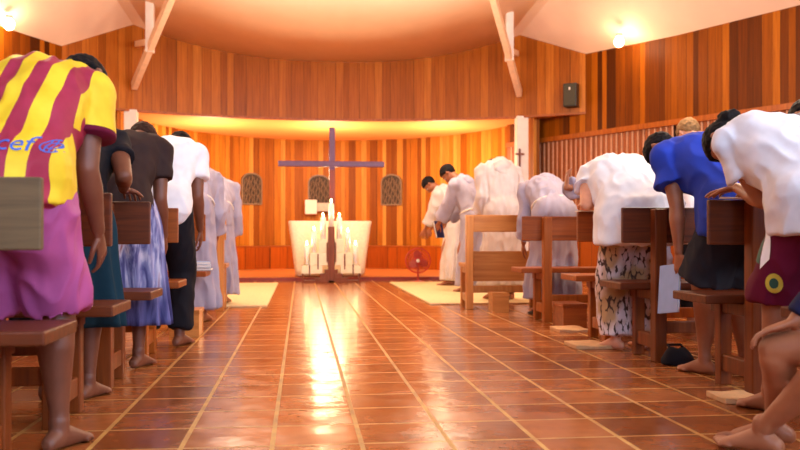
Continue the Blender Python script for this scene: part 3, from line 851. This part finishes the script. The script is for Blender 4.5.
    # hair: a cap that stops at the hairline
    if hair:
        hm = bmesh.new(); bmesh.ops.create_uvsphere(hm, u_segments=40, v_segments=28, radius=1)
        for v in hm.verts:
            n_ = v.co.normalized(); th = .012 + .006 * noise.noise(n_ * 6 + V((seed, 0, 0)))
            r = V((n_.x * (.076 + th), n_.y * (.096 + th), n_.z * (.090 + th)))
            line = -.30 + (.80 * n_.y if n_.y > 0 else .62 * n_.y) + .10 * noise.noise(n_ * 9)
            if n_.y < -.30: line = -2
            if n_.z < line - .05 - (.35 if (hairlen and n_.y < .3) else 0): r *= .74
            v.co = H(r.x, r.y - .008, r.z + .032)
        if bun:
            for sx_, sy, sz, rr_ in ((0, -.115, -.012, .046), (.012, -.13, -.03, .032), (-.012, -.125, .01, .03)):
                ell(hm, H(sx_, sy, sz), (rr_ * k, rr_ * k * .85, rr_ * k), HR)
        if hairlen:
            for j in range(9):
                a_ = PI * (.05 + .9 * j / 8) ; c0 = H(.076 * math.cos(a_), -.02 - .07 * math.sin(a_), -.01)
                c1 = H(.082 * math.cos(a_), -.02 - .075 * math.sin(a_) , -.08) ; c2 = c1 + V((0, 0, -1)) * hairlen * s * .5 + HR @ V((0, -.01, -.03))
                tube(hm, [c0, c1, c2], [.028 * k, .030 * k, .018 * k], 8)
        hme = remesh(hm, .007, 2); wrinkle(hme, .004, (60, 60, 60), seed)
        F.hair = link_mesh('hair', hme, hair, root, True)
    return F

def torso_rings(F, ease, lo=-.02, hem=(0, 0), top=6, flare=0.0, loose_front=0.0):
    """shirt-like loft following the spine; lo = how far below the crotch ring the hem hangs"""
    s = F.s; rs = []
    c0, a0 = F.sp[0], F.ang[0]
    down = Vector((0, 0, -1))
    p0 = F.prof[0]; be = .03 * s
    hc = c0 + down * (-lo) * s * -1 if False else c0 - Vector((0, 0, lo * s)) * -1
    return rs

def shirt(F, mat, ease=.022, hem=.02, sleeve=.55, sl_r=.070, sl_flare=.010, vox=.011, wr=.012, seed=1, name='shirt', flare=.0, smooth=6, hemback=.03, gir=1.0, folds=None):
    s, X, fr = F.s, F.X, F.fr; bm = bmesh.new()
    rs = []
    e = ease
    # hem ring: below the pelvis, hanging slightly away
    hp = F.sp[1].lerp(F.sp[0], (.0 + hem) / .10) if hem <= .10 else F.sp[0] - Vector((0, 0, (hem - .10) * s))
    ah = F.ang[1] * max(0, 1 - hem / .10)
    bk = fr(ah) * (-hemback * s)
    pw = F.prof[0] if hem > .06 else F.prof[1]
    A, B = (pw[0] * gir + e + .012 + flare) * s, (pw[1] * gir + e + .03 + flare) * s
    dn = Vector((0, -math.sin(ah), -math.cos(ah)))
    rs.append((hp - dn * .03 * s + bk, X, fr(ah), A * .86, B * .86))
    rs.append((hp + bk, X, fr(ah), A * .97, B * .97))
    rs.append((hp - dn * .012 * s + bk, X, fr(ah), A, B))
    for i in range(1, 7):
        if i == 1 and hem < .04: continue
        p_ = F.prof[i]; ee = e + (.012 + flare * .5 if i == 1 else 0)
        off = fr(F.ang[i]) * (-.03 * s if i == 1 else -.01 * s if i == 2 else 0)
        if i == 6: ee = .008
        rs.append((F.sp[i] + off, X, fr(F.ang[i]), (p_[0] * (gir if i < 5 else 1) + ee) * s, (p_[1] * (gir if i < 5 else 1) + ee + (.015 if i == 1 else 0)) * s))
    rings(bm, rs[2:], 28, 2.25)
    if hem < .2:
        ell(bm, F.sp[1] + fr(F.ang[1]) * (-.05 * s) + Vector((0, 0, -.01 * s)), ((.186 + e) * s * gir * F.girth, (.130 + e) * s * gir * F.girth, (.15 + e) * s))
    for i, sx_ in enumerate((-1, 1)):
        S_, E_, W_ = F.arms[i]
        pts = [F.sp[5] + X * sx_ * .09 * s, S_.lerp(F.sp[5], .12)]
        tube(bm, pts, [(.070 + e * .6) * s, (.066 + e * .5) * s])
        T = sleeve
        if T <= 1:
            en = S_.lerp(E_, T); tube(bm, [S_, S_.lerp(E_, T * .5), en], [(sl_r) * s, (sl_r - .002) * s, (sl_r + sl_flare) * s], 20, caps=False)
        else:
            en = E_.lerp(W_, T - 1)
            tube(bm, [S_, S_.lerp(E_, .5), E_, E_.lerp(W_, (T - 1) * .5), en], [sl_r * s, sl_r * s, (sl_r + sl_flare * .3) * s, (sl_r + sl_flare * .7) * s, (sl_r + sl_flare) * s], 20, caps=False)
        ell(bm, S_, ((sl_r + .004) * s,) * 3)
    me = remesh(bm, vox, smooth)
    if wr:
        fq = folds or (9, 5, 5); wrinkle(me, wr, fq, seed, wr * .55, (16, 8, 8))
    F.top = link_mesh(name, me, mat, F.root, True)
    return F.top

def pants(F, mat, length=1.0, ease=.02, flare=.0, vox=.011, wr=.008, seed=2, name='trousers', gir=1.0):
    """length: 0..1 thigh to knee, 1..2 knee to ankle"""
    s, X, fr = F.s, F.X, F.fr; bm = bmesh.new()
    rs = []
    for i, z in ((0, 0), (1, 0), (2, 0)):
        p_ = F.prof[i]; a = F.ang[i]; c = F.sp[i] if i < 2 else F.sp[1].lerp(F.sp[2], .30)
        rs.append((c, X, fr(a), (p_[0] * gir + ease * .8) * s, (p_[1] * gir + ease * .8) * s))
    rings(bm, rs, 26)
    for q in F.butt: ell(bm, q - Vector((0, 0, .02)), ((.098 + ease * .5) * s * gir,) * 3)
    for hip, knee, ank, fd in F.legs:
        r0, r1, r2 = (.094 * gir + ease) * s, (.066 * gir + ease + flare * .6) * s, (.050 + ease + flare) * s
        if length <= 1:
            en = hip.lerp(knee, length); tube(bm, [hip, hip.lerp(knee, length * .5), en], [r0, r0 * .96 + flare * .3 * s, r0 * .9 + flare * s], 24, caps=False)
        else:
            en = knee.lerp(ank, length - 1); tube(bm, [hip, hip.lerp(knee, .5), knee, knee.lerp(en, .5), en], [r0, r0 * .9, r1, (r1 + r2) / 2, r2], 24, caps=False)
        ell(bm, hip, (r0 * .98,) * 3)
    me = remesh(bm, vox, 6)
    if wr: wrinkle(me, wr, (7, 7, 4), seed, wr * .6, (14, 14, 7))
    return link_mesh(name, me, mat, F.root, True)

def skirt(F, mat, hem_z, top=None, r_top=(.185, .15), r_hem=(.26, .22), pleats=22, depth=.018, name='skirt', seed=0, shift=(0, 0)):
    s = F.s; bm = bmesh.new(); n = 160; m = 22
    c0 = F.sp[1].lerp(F.sp[2], .5) if top is None else top
    vs = []; rnd = random.Random(seed); ph = [rnd.uniform(-.6, .6) for _ in range(12)]
    c1 = Vector((shift[0], F.sp[0].y * .5 + shift[1], hem_z))
    for j in range(m + 1):
        t = j / m; c = c0.lerp(c1, t)
        hipb = math.exp(-((t - .22) / .2) ** 2) * .02
        a = (r_top[0] + (r_hem[0] - r_top[0]) * t ** .8 + hipb) * s; b = (r_top[1] + (r_hem[1] - r_top[1]) * t ** .8 + hipb) * s
        row = []
        for i in range(n):
            th = 2 * PI * i / n
            w_ = math.sin(pleats * th + ph[0] + .8 * math.sin(3 * th + ph[1]) + .5 * t) * depth * s * (.15 + .85 * t ** .7)
            w_ += .010 * math.sin(5 * th + ph[2] + 3 * t) * t
            row.append(bm.verts.new((c.x + (a + w_) * math.cos(th), c.y + (b + w_) * math.sin(th) - (.035 * s * math.exp(-((t - .2) / .2) ** 2) if math.sin(th) < 0 else 0) * abs(math.sin(th)), c.z)))
        vs.append(row)
    for j in range(m):
        for i in range(n): bm.faces.new((vs[j][i], vs[j][(i + 1) % n], vs[j + 1][(i + 1) % n], vs[j + 1][i]))
    bm.faces.new(vs[0][::-1])
    o = build(name, bm, mat, F.root, True)
    md = o.modifiers.new('thick', 'SOLIDIFY'); md.thickness = .006; md.offset = -1
    return o

def habit(F, mat, hem_z=.10, sleeve=1.75, seed=3, vox=.013, hood=True, mbelt=None, r_hem=(.26, .17)):
    """long robe: fitted over the torso, wide sleeves, skirt falling in folds"""
    s, X, fr = F.s, F.X, F.fr; bm = bmesh.new(); rs = []
    n = 72; rnd = random.Random(seed); ph = rnd.uniform(0, 6)
    c0 = F.sp[1]; c1 = Vector((0, F.sp[0].y * .35, hem_z)); prev = None
    for j in range(16):
        t = j / 15; c = c0.lerp(c1, t); a = (.195 + (r_hem[0] - .195) * t) * s; b = (.165 + (r_hem[1] - .165) * t) * s; row = []
        for i in range(n):
            th = 2 * PI * i / n; w_ = (.020 * math.sin(9 * th + ph + math.sin(2 * th)) + .012 * math.sin(14 * th + 2 * ph)) * t * s
            row.append(bm.verts.new((c.x + (a + w_) * math.cos(th), c.y + (b + w_) * math.sin(th), c.z)))
        if prev:
            for i in range(n): bm.faces.new((prev[i], prev[(i + 1) % n], row[(i + 1) % n], row[i]))
        else: bm.faces.new(row[::-1])
        prev = row
    bm.faces.new(prev)
    for i in range(0, 7):
        p_ = F.prof[i]; e = .03 if i < 6 else .02
        rs.append((F.sp[i], X, fr(F.ang[i]), (p_[0] + e) * s, (p_[1] + e + .01) * s))
    rings(bm, rs, 28, 2.2)
    ell(bm, F.sp[1] + fr(F.ang[1]) * (-.045 * s), (.205 * s, .155 * s, .17 * s))
    for i, sx_ in enumerate((-1, 1)):
        S_, E_, W_ = F.arms[i]; en = E_.lerp(W_, sleeve - 1)
        tube(bm, [F.sp[5] + X * sx_ * .09 * s, S_], [.09 * s, .086 * s]); ell(bm, S_, (.088 * s,) * 3)
        tube(bm, [S_, S_.lerp(E_, .5), E_, E_.lerp(en, .6), en], [.082 * s, .080 * s, .080 * s, .086 * s, .092 * s], 20, caps=False)
    me = remesh(bm, vox, 4); wrinkle(me, .012, (8, 6, 3), seed, .010, (15, 9, 5))
    o = link_mesh('habit', me, mat, F.root, True)
    if hood:
        hb = bmesh.new(); a6 = F.ang[5]; up = Vector((0, math.sin(a6), math.cos(a6))); bk = fr(a6) * -1
        c = F.sp[6] - up * .02 * s
        for k_ in range(14):
            th = 2 * PI * k_ / 14; p_ = c + X * math.cos(th) * .092 * s + bk * math.sin(th) * .085 * s - up * (.02 * math.cos(th * 2)) * s
            ell(hb, p_, (.038 * s, .034 * s, .036 * s))
        for (dx_, dd, rr_) in ((0, .06, .075), (0, .12, .078), (0, .18, .066), (0, .235, .045), (-.05, .07, .06), (.05, .07, .06), (-.04, .13, .058), (.04, .13, .058)):
            j = 5 if dd < .1 else 4
            base = F.sp[6].lerp(F.sp[4], min(1, dd / .165)) if dd < .165 else F.sp[4].lerp(F.sp[3], (dd - .165) / .12)
            ell(hb, base + X * dx_ * s - fr(F.ang[j]) * (.10 if dd < .1 else .125) * s, (rr_ * s, rr_ * s * .8, rr_ * s * .8))
        hm_ = remesh(hb, .011, 5); wrinkle(hm_, .010, (12, 12, 12), seed); link_mesh('hood', hm_, mat, o, True)
    if mbelt:
        bb = bmesh.new(); c = F.sp[2].lerp(F.sp[1], .35); a = F.ang[2] * .8; pr = []
        for k_ in range(24):
            th = 2 * PI * k_ / 24; pr.append(c + X * math.cos(th) * .196 * s + fr(a) * math.sin(th) * .160 * s)
        pr.append(pr[0]); tube(bb, pr, [.010] * 25, 8); tube(bb, [pr[21], pr[21] + Vector((0, -.03, -.25)), pr[21] + Vector((0, -.02, -.5))], [.008] * 3, 8)
        build('rope_belt', bb, mbelt, F.root, True)
    return o

def collar(F, mat, r=.068):
    bm = bmesh.new(); s = F.s; c = F.sp[6]; a = F.ang[6]; pts = []
    for k_ in range(21):
        th = 2 * PI * k_ / 20; pts.append(c + F.X * math.cos(th) * r * s + F.fr(a) * math.sin(th) * r * .93 * s)
    tube(bm, pts, [.010 * s] * 21, 8); build('collar', bm, mat, F.top, True)

def cuffs(F, mat, T, r):
    for S_, E_, W_ in F.arms:
        a, b = (S_.lerp(E_, T - .035), S_.lerp(E_, T + .03)) if T <= 1 else (E_.lerp(W_, T - 1.05), E_.lerp(W_, T - .97))
        bm = bmesh.new(); tube(bm, [a, b], [r * F.s] * 2, 20, caps=False); build('cuff', bm, mat, F.top, True)

# fabrics with a pattern of their own
def M_stripes():
    k = NT('striped_jersey'); tc = k.n('ShaderNodeTexCoord').outputs['Object']; sp = k.n('ShaderNodeSeparateXYZ', ins={0: tc})
    u = k.math('ADD', k.math('DIVIDE', sp.outputs[0], .098), 100.40)
    st = k.math('LESS_THAN', k.math('FRACT', u), .48)
    arm = k.math('GREATER_THAN', k.math('ABSOLUTE', k.math('SUBTRACT', sp.outputs[0], .0)), .225)
    st = k.math('MULTIPLY', st, k.math('SUBTRACT', 1, arm))
    nz = k.n('ShaderNodeTexNoise', ins={'Vector': tc, 'Scale': 10, 'Detail': 3}).outputs[0]
    ye = k.ramp(nz, [(.3, lin((226, 184, 24))), (.7, lin((240, 208, 50)))]); ma = k.ramp(nz, [(.3, lin((148, 32, 58))), (.7, lin((170, 46, 74)))])
    k.link(k.mix(st, ye, ma), 'Base Color'); k.b.inputs['Roughness'].default_value = .6; k.b.inputs['Specular IOR Level'].default_value = .3
    k.bump(k.n('ShaderNodeTexNoise', ins={'Vector': tc, 'Scale': 250, 'Detail': 1}).outputs[0], .12, .002)
    return k.m
def M_leopard():
    k = NT('leopard_print'); tc = k.n('ShaderNodeTexCoord').outputs['Object']
    mp = k.n('ShaderNodeMapping', ins={'Vector': tc, 'Rotation': (.3, .5, .6), 'Scale': (1, 1, .5)}).outputs[0]
    nz = k.n('ShaderNodeTexNoise', ins={'Vector': mp, 'Scale': 22, 'Detail': 2, 'Distortion': 1.2}).outputs['Color']
    vec = k.n('ShaderNodeVectorMath', operation='MULTIPLY_ADD', ins={0: nz, 1: (.02, .02, .02), 2: mp}).outputs[0]
    v = k.n('ShaderNodeTexVoronoi', ins={'Vector': vec, 'Scale': 42}).outputs['Distance']
    big = k.n('ShaderNodeTexNoise', ins={'Vector': tc, 'Scale': 5, 'Detail': 2}).outputs[0]
    base = k.ramp(big, [(.42, lin((226, 210, 212))), (.56, lin((190, 150, 104)))])
    k.link(k.mix(k.ramp(v, [(.60, (0, 0, 0, 1)), (.74, (1, 1, 1, 1))]), base, lin((74, 50, 40))), 'Base Color')
    k.b.inputs['Roughness'].default_value = .85; return k.m
def M_batik():
    k = NT('blue_white_batik'); tc = k.n('ShaderNodeTexCoord').outputs['Object']
    mp = k.n('ShaderNodeMapping', ins={'Vector': tc, 'Scale': (9, 9, 1.2)}).outputs[0]
    nz = k.n('ShaderNodeTexNoise', ins={'Vector': mp, 'Scale': 2.4, 'Detail': 4, 'Distortion': .8}).outputs[0]
    sp = k.n('ShaderNodeSeparateXYZ', ins={0: tc})
    hi = k.ramp(nz, [(.38, lin((76, 74, 128))), (.48, lin((140, 140, 184))), (.58, lin((216, 208, 222))), (.7, lin((160, 92, 96)))])
    lo = k.ramp(nz, [(.40, lin((40, 40, 96))), (.6, lin((104, 104, 160)))])
    f = k.ramp(sp.outputs[2], [(.36, (1, 1, 1, 1)), (.5, (0, 0, 0, 1))])
    k.link(k.mix(f, hi, lo), 'Base Color'); k.b.inputs['Roughness'].default_value = .8; return k.m

F_pink = M_fabric('pink_satin', (176, 84, 140), .55); F_black = M_fabric('black_cloth', (26, 24, 30)); F_dkbrown = M_fabric('dark_brown_cloth', (52, 36, 34))
F_teal = M_fabric('teal_skirt_cloth', (22, 52, 66)); F_white = M_fabric('white_cotton', (238, 238, 242)); F_cream = M_fabric('pale_grey_cotton', (220, 218, 224))
F_blue = M_fabric('blue_cotton', (44, 66, 172)); F_char = M_fabric('charcoal_shorts', (44, 42, 48)); F_maroon = M_fabric('maroon_shorts', (98, 14, 46))
F_habit = M_fabric('grey_habit', (172, 164, 180)); F_habit2 = M_fabric('pale_habit', (210, 198, 192)); F_navy = M_fabric('navy_sweater', (30, 32, 66)); F_rope = M_fabric('rope', (232, 222, 206))
F_greyshirt = M_fabric('grey_shirt', (120, 116, 122))

def Wxy(px, d): p = Wp(px, d); return (p.x, p.y)

def loc_pt(at, hd, x, y, z):
    d = Vector((x - at[0], y - at[1])); c, s_ = math.cos(-hd), math.sin(-hd)
    return (d.x * c - d.y * s_, d.x * s_ + d.y * c, z)
# --- left side, nearest first
F = person('person bowing in a yellow and maroon striped football shirt and pink shorts', (-.94, 2.99), R(-9), 1.66, 45, 42, -12, SK_dark, side=.05,
           stance=.125, feet=(-.05, .05), girth=1.08, vox=.008, seed=1)
sh = shirt(F, M_stripes(), .036, .10, .58, .084, .012, .009, .010, 1, gir=1.02); cuffs(F, F_maroon, .58, .097); collar(F, F_maroon)
pants(F, F_pink, 1.02, .040, .006, .009, .014, 4, 'shorts')
# lettering across the back, laid on the cloth
dg = bpy.context.evaluated_depsgraph_get(); bv = BVHTree.FromObject(sh, dg)
cu = bpy.data.curves.new('lettering', 'FONT'); cu.body = 'unicef'; cu.size = .075; cu.align_x = 'CENTER'; cu.resolution_u = 3
to = bpy.data.objects.new('tmp_text', cu); COL.objects.link(to); dg.update()
me = bpy.data.meshes.new_from_object(to.evaluated_get(bpy.context.evaluated_depsgraph_get())); bpy.data.objects.remove(to)
bm = bmesh.new(); bm.from_mesh(me)
def ring_flat(bm, c, r0, r1, n=28):
    a = [bm.verts.new((c[0] + r0 * math.cos(2 * PI * i / n), c[1] + r0 * math.sin(2 * PI * i / n), 0)) for i in range(n)]
    b = [bm.verts.new((c[0] + r1 * math.cos(2 * PI * i / n), c[1] + r1 * math.sin(2 * PI * i / n), 0)) for i in range(n)]
    for i in range(n): bm.faces.new((a[i], a[(i + 1) % n], b[(i + 1) % n], b[i]))
xr = max(v.co.x for v in bm.verts) + .035
ring_flat(bm, (xr, .022), .021, .025); ring_flat(bm, (xr, .022), .010, .013)
for dx_ in (-.010, .0, .010):
    q = [bm.verts.new((xr + dx_ + a, .022 + b, 0)) for a, b in ((-.0015, -.021), (.0015, -.021), (.0015, .021), (-.0015, .021))]; bm.faces.new(q)
bmesh.ops.triangulate(bm, faces=bm.faces); bmesh.ops.subdivide_edges(bm, edges=[e for e in bm.edges if e.calc_length() > .012], cuts=2)
bmesh.ops.triangulate(bm, faces=bm.faces)
for v in list(bm.verts):
    lx, lz = v.co.x + .07, v.co.y + .98
    hit = bv.ray_cast(Vector((lx, -1.2, lz)), Vector((0, 1, 0)))
    if hit[0] is not None: v.co = hit[0] + Vector((0, -.004, 0))
    else: bm.verts.remove(v)
tag(build('lettering', bm, M_plain('blue_print', (54, 96, 190), .6), sh), 'blue printed lettering and round emblem')
sh_lbl = None

F = person('person in black top and long teal skirt standing behind the striped shirt', (-1.03, 3.965), R(-6), 1.58, 50, 46, 0, SK_dark, hands=[(-.20, .22, .94), (.18, .22, .94)], poles=[(-.35, -1, 0), (.35, -1, 0)], palm=[(0, 0, -1), (0, 0, -1), (0, 1, -.1)], stance=.10, girth=1.02, vox=.010, seed=2)
shirt(F, F_black, .024, .05, .5, .072, .008, .012, .010, 3, 'top'); skirt(F, F_teal, .32, r_hem=(.27, .11), shift=(0, .045), pleats=9, depth=.016, seed=3)

F = person('woman in dark brown shirt and long pleated blue and white skirt', (-.98, 4.86), R(-6), 1.62, 45, 34, 0, SK_dark, hair=M_hairb, seed=5, vox=.011)
shirt(F, F_dkbrown, .026, .05, .62, .074, .010, .012, .010, 4); skirt(F, M_batik(), .24, r_hem=(.29, .16), shift=(0, .04), pleats=17, depth=.016, seed=5)

F = person('person in white T-shirt and black trousers bowing on the left', (-.89, 5.78), R(-6), 1.70, 42, 50, 0, SK_dark, seed=7, vox=.012)
shirt(F, F_white, .026, .08, .6, .076, .010, .013, .010, 6); pants(F, F_black, 1.92, .02, .006, .012)

F = person('grey-robed friar bowing behind the pew with the booklets', (-.92, 7.38), R(0), 1.70, 58, 30, 0, SK_mid, seed=9, vox=.013, hair=M_hair, group='robed friars')
habit(F, F_habit, .12, seed=9, mbelt=F_rope)
F = person('grey-robed friar bowing deeply at the front of the left pews', (-.90, 9.15, .018), R(0), 1.70, 60, 30, 0, SK_mid, seed=11, vox=.013, group='robed friars')
habit(F, F_habit, .10, seed=12, mbelt=F_rope)

# --- right side, far to near
F = person('friar with bare bowed head in pale robe, farthest right of the altar', Wp(452, 12.3, .018), R(62), 1.68, 33, 30, 0, SK_mid, hands=[(-.10, .40, .72), (.10, .40, .72)], seed=13, vox=.012, group='robed friars', face=True)
habit(F, F_habit2, .08, seed=13)
F = person('friar in grey robe holding a dark blue book, facing left', Wp(471, 10.9, .018), R(52), 1.72, 30, 28, 0, SK_mid, hands=[(-.08, .42, .86), (.10, .40, .90)], seed=15, vox=.012, group='robed friars', face=True, palm=[(1, 0, 0), (-1, 0, 0)])
habit(F, F_habit, .08, seed=15, mbelt=F_rope)
fr460 = F
F = person('friar in pale grey robe seen from behind, upright with head bowed', Wp(502, 9.55, .018), R(6), 1.80, 20, 105, 0, SK_mid, hands=[(-.20, .18, .95), (.20, .18, .95)], seed=17, vox=.012, group='robed friars')
habit(F, F_habit2, .16, seed=17)
F = person('grey-hooded friar bowing deeply behind the reddish pew', Wp(551, 7.9, .017), R(0), 1.66, 66, 30, 0, SK_mid, sandals=True, seed=19, vox=.012, group='robed friars')
habit(F, F_habit, .14, seed=19, mbelt=F_rope)
at = (2.62, 6.45); hd = R(0)
F = person('grey-robed friar raising a hand beyond the white blouse', at, hd, 1.62, 60, 35, 0, SK_mid, hands=[loc_pt(at, hd, 2.0, 6.40, 1.09), None], poles=[(-.6, 0, -1), None], seed=21, vox=.012, group='robed friars', palm=[(1, 0, 0), None, (.1, .2, 1)])
habit(F, F_habit, .14, seed=21)
F = person('fair-haired person in white shirt beyond the blue shirt', (3.05, 6.25), R(0), 1.70, 22, 30, 0, SK_lite, hair=M_hairt, seed=23, vox=.013)
shirt(F, F_white, .026, .05, .6, .076, .01, .014, .01, 23); pants(F, F_char, 1.9, .02, 0, .014)
at = (2.08, 5.29); hd = R(8)
F = person('person in white frilled blouse and leopard print trousers', at, hd, 1.60, 61, 60, 0, SK_lite, girth=1.32, seed=25, vox=.010, hands=[loc_pt(at, hd, 1.92, 5.53, .95), loc_pt(at, hd, 2.27, 5.55, .95)], poles=[(-.15, -.3, -1), (.15, -.3, -1)], palm=[(0, 0, -1), (0, 0, -1), (0, 1, -.1)])
shirt(F, F_white, .040, .22, .42, .084, .018, .011, .014, 25, 'blouse', flare=.025, gir=1.04); pants(F, M_leopard(), 1.96, .034, .022, .010, .010, 25)
F = person('man in blue T-shirt and charcoal shorts, barefoot', (2.20, 4.28), R(18), 1.64, 60, 14, 8, SK_mid, hands=[(-.20, .10, .52), None], girth=1.16, seed=27, vox=.009, feet=(.04, -.05), curl=.8)
shirt(F, F_blue, .034, .18, .60, .088, .014, .010, .012, 27, gir=1.05); pants(F, F_char, .96, .036, .02, .010, .01, 27, 'shorts'); collar(F, F_blue)
blue_man = F
F = person('person with grey shirt at the right edge beyond the white T-shirt', (2.93, 4.30), R(0), 1.74, 40, 45, 0, SK_mid, seed=29, vox=.013)
shirt(F, F_greyshirt, .036, .06, .6, .076, .01, .014, .01, 29); pants(F, F_char, 1.9, .02, 0, .014)
at = (2.02, 3.28); hd = R(12)
F = person('woman with a hair bun in pale T-shirt and maroon shorts', at, hd, 1.60, 61, 24, 8, SK_mid,
           hands=[loc_pt(at, hd, 1.93, 3.64, .935), loc_pt(at, hd, 2.08, 3.66, .935)], poles=[(-.35, -1, -.1), (.6, -.8, 0)], girth=1.08, seed=31, vox=.008, bun=True, feet=(.08, 0), palm=[(0, 0, -1), (0, 0, -1), (-.1, 1, -.12)], curl=.2)
shirt(F, F_cream, .042, .16, .56, .084, .014, .009, .011, 31, gir=1.03); ms = pants(F, F_maroon, 1.03, .034, .02, .009, .009, 31, 'shorts'); collar(F, F_cream)
bun_w = F
dg = bpy.context.evaluated_depsgraph_get(); bv = BVHTree.FromObject(ms, dg)
def patch(nm, pts_uv, origin, direction, uax, vax, mat_, root, off=.004, sub=6):
    """a flat appliqué laid on cloth: outline in (u, v), projected along direction"""
    bm = bmesh.new(); bm.faces.new([bm.verts.new((a, b, 0)) for a, b in pts_uv]); bmesh.ops.triangulate(bm, faces=bm.faces)
    bmesh.ops.subdivide_edges(bm, edges=bm.edges, cuts=sub, use_grid_fill=True)
    for v in list(bm.verts):
        o_ = Vector(origin) + Vector(uax) * v.co.x + Vector(vax) * v.co.y; hit = bv.ray_cast(o_, Vector(direction))
        if hit[0] is None or hit[3] > .9: bm.verts.remove(v)
        else: v.co = hit[0] - Vector(direction) * off
    return build(nm, bm, mat_, root, True)
kd = Vector((.82, .57, 0)).normalized(); ku = Vector((.57, -.82, 0)).normalized()
hipL, kneeL = F.legs[0][0], F.legs[0][1]
pc = hipL.lerp(kneeL, .80)
circ = lambda r, n=20: [(r * math.cos(2 * PI * i / n), r * 1.15 * math.sin(2 * PI * i / n)) for i in range(n)]
patch('crest', circ(.034), pc - kd * .4, kd, ku, (0, 0, 1), M_gold, ms)
patch('crest_center', circ(.018), pc - kd * .4, kd, ku, (0, 0, 1), M_green, ms, .007)
tc_ = F.sp[1]
sd = Vector((1, .15, 0)).normalized(); su = Vector((.15, -1, 0)).normalized()
patch('side_stripe', [(-.005, -.24), (.045, -.2), (.05, .05), (-.01, .05)], Vector((-.8, F.sp[0].y + .02, hipL.z)) , sd, su, (0, 0, 1), F_white, ms)
patch('green_panel', [(-.07, -.2), (-.01, -.22), (-.015, .05), (-.07, .05)], Vector((-.8, F.sp[0].y + .02, hipL.z)), sd, su, (0, 0, 1), M_green, ms, .005)

# seated person at the lower right edge, legs into the aisle
root_xy = Vector((1.93, 2.20)); hd_ = R(60)
def to_local(x, y, z):
    d = Vector((x - root_xy.x, y - root_xy.y)); c, s_ = math.cos(-hd_), math.sin(-hd_)
    return (d.x * c - d.y * s_, d.x * s_ + d.y * c, z)
def dir_local(x, y):
    c, s_ = math.cos(-hd_), math.sin(-hd_); return (x * c - y * s_, x * s_ + y * c)
F = person('seated person at the lower right edge with bare legs stretched into the aisle', tuple(root_xy), hd_, 1.62, 34, 10, 0, SK_mid,
           legs=[(to_local(1.60, 2.42, .385), to_local(1.505, 2.67, .085), dir_local(-.52, .68)), (to_local(1.52, 2.615, .325), to_local(1.62, 2.80, .085), dir_local(-.7, .5))],
           hands=[to_local(1.75, 2.42, .52), to_local(1.55, 2.56, .45)], poles=[(-1, -.3, 0), (1, -.3, .2)], hipz=.51, seed=33, vox=.007, group=None, palm=[(0, 0, -1), (0, 0, -1), (*dir_local(-.7, .5), -.35)], curl=.42, girth=1.05)
shirt(F, F_navy, .026, .04, 1.93, .062, -.01, .011, .008, 33, 'sweater'); pants(F, F_navy, .62, .02, .01, .010, .006, 33, 'shorts')

# ------------------------------------------------------------------ small things
def booklet(name, loc, size, rot, mat_, lab, cat='booklet', group=None):
    t = empty(name, loc, 0, lab, cat, group); t.rotation_euler = rot
    bm = bmesh.new(); box(bm, (0, 0, size[2] / 2), (size[0] * .97, size[1] * .97, size[2] * .8)); build('pages', bm, M_paper, t)
    for z in (0.0, size[2]):
        bm = bmesh.new(); box(bm, (0, 0, z), (size[0], size[1], .002)); build('cover', bm, mat_, t)
    return t
booklet('song_booklet', (2.03, 3.735, .888), (.15, .20, .006), (R(4), 0, R(14)), M_paper, 'white booklet under the hands of the woman with the bun')
wl = blue_man.root.matrix_basis @ blue_man.arms[0][2]
booklet('song_booklet', (wl.x - .02, wl.y + .06, wl.z - .20), (.16, .26, .010), (R(80), R(-8), R(-74)), M_bluebook, 'pale blue booklet hanging from the hand of the man in blue')
for k_, (m_, lab) in enumerate(((M_navybook, 'dark blue booklet at the bottom of the stack on a left pew seat'), (M_paper, 'white booklet in the middle of the stack on a left pew seat'), (M_bluebook, 'pale blue booklet on top of the stack on a left pew seat'))):
    booklet('song_booklet', (-.80 - .01 * k_, 6.86, .452 + .024 * k_), (.22, .16, .02), (0, 0, R(6 * k_)), m_, lab, group='booklets stacked on the pew seat')
p = fr460.root.matrix_basis @ ((fr460.arms[0][2] + fr460.arms[1][2]) / 2)
booklet('song_booklet', (p.x - .06, p.y + .02, p.z - .10), (.15, .22, .02), (R(75), 0, R(40)), M_navybook, 'dark blue book held by the grey-robed friar facing left', 'book')
p = Wp(578, 6.35)
booklet('song_sheet', (2.0, 5.705, .887), (.24, .13, .006), (0, 0, 0), M_paper, 'open white song sheet on the reddish pew back', 'booklet')

t = empty('cloth_bag', (2.28, 4.28, 0), 0, 'black cloth bag on the floor under the dark pew', 'bag')
p = Wp(674, 4.95); t.location = (2.09, 4.60, 0)
bm = bmesh.new(); rings(bm, [(Vector((0, 0, z)), Vector((1, 0, 0)), Vector((0, 1, 0)), a, b) for z, a, b in ((0, .08, .06), (.03, .085, .07), (.07, .07, .05), (.10, .04, .03))], 24, 2.6)
me = remesh(bm, .012, 3); wrinkle(me, .014, (14, 14, 10), 4); link_mesh('pouch', me, M_bag, t, True)
bm = bmesh.new(); tube(bm, [(-.04, 0, .085), (-.05, .02, .11), (.03, .03, .11), (.04, 0, .085)], [.008] * 4, 8); build('handle', bm, M_bag, t, True)
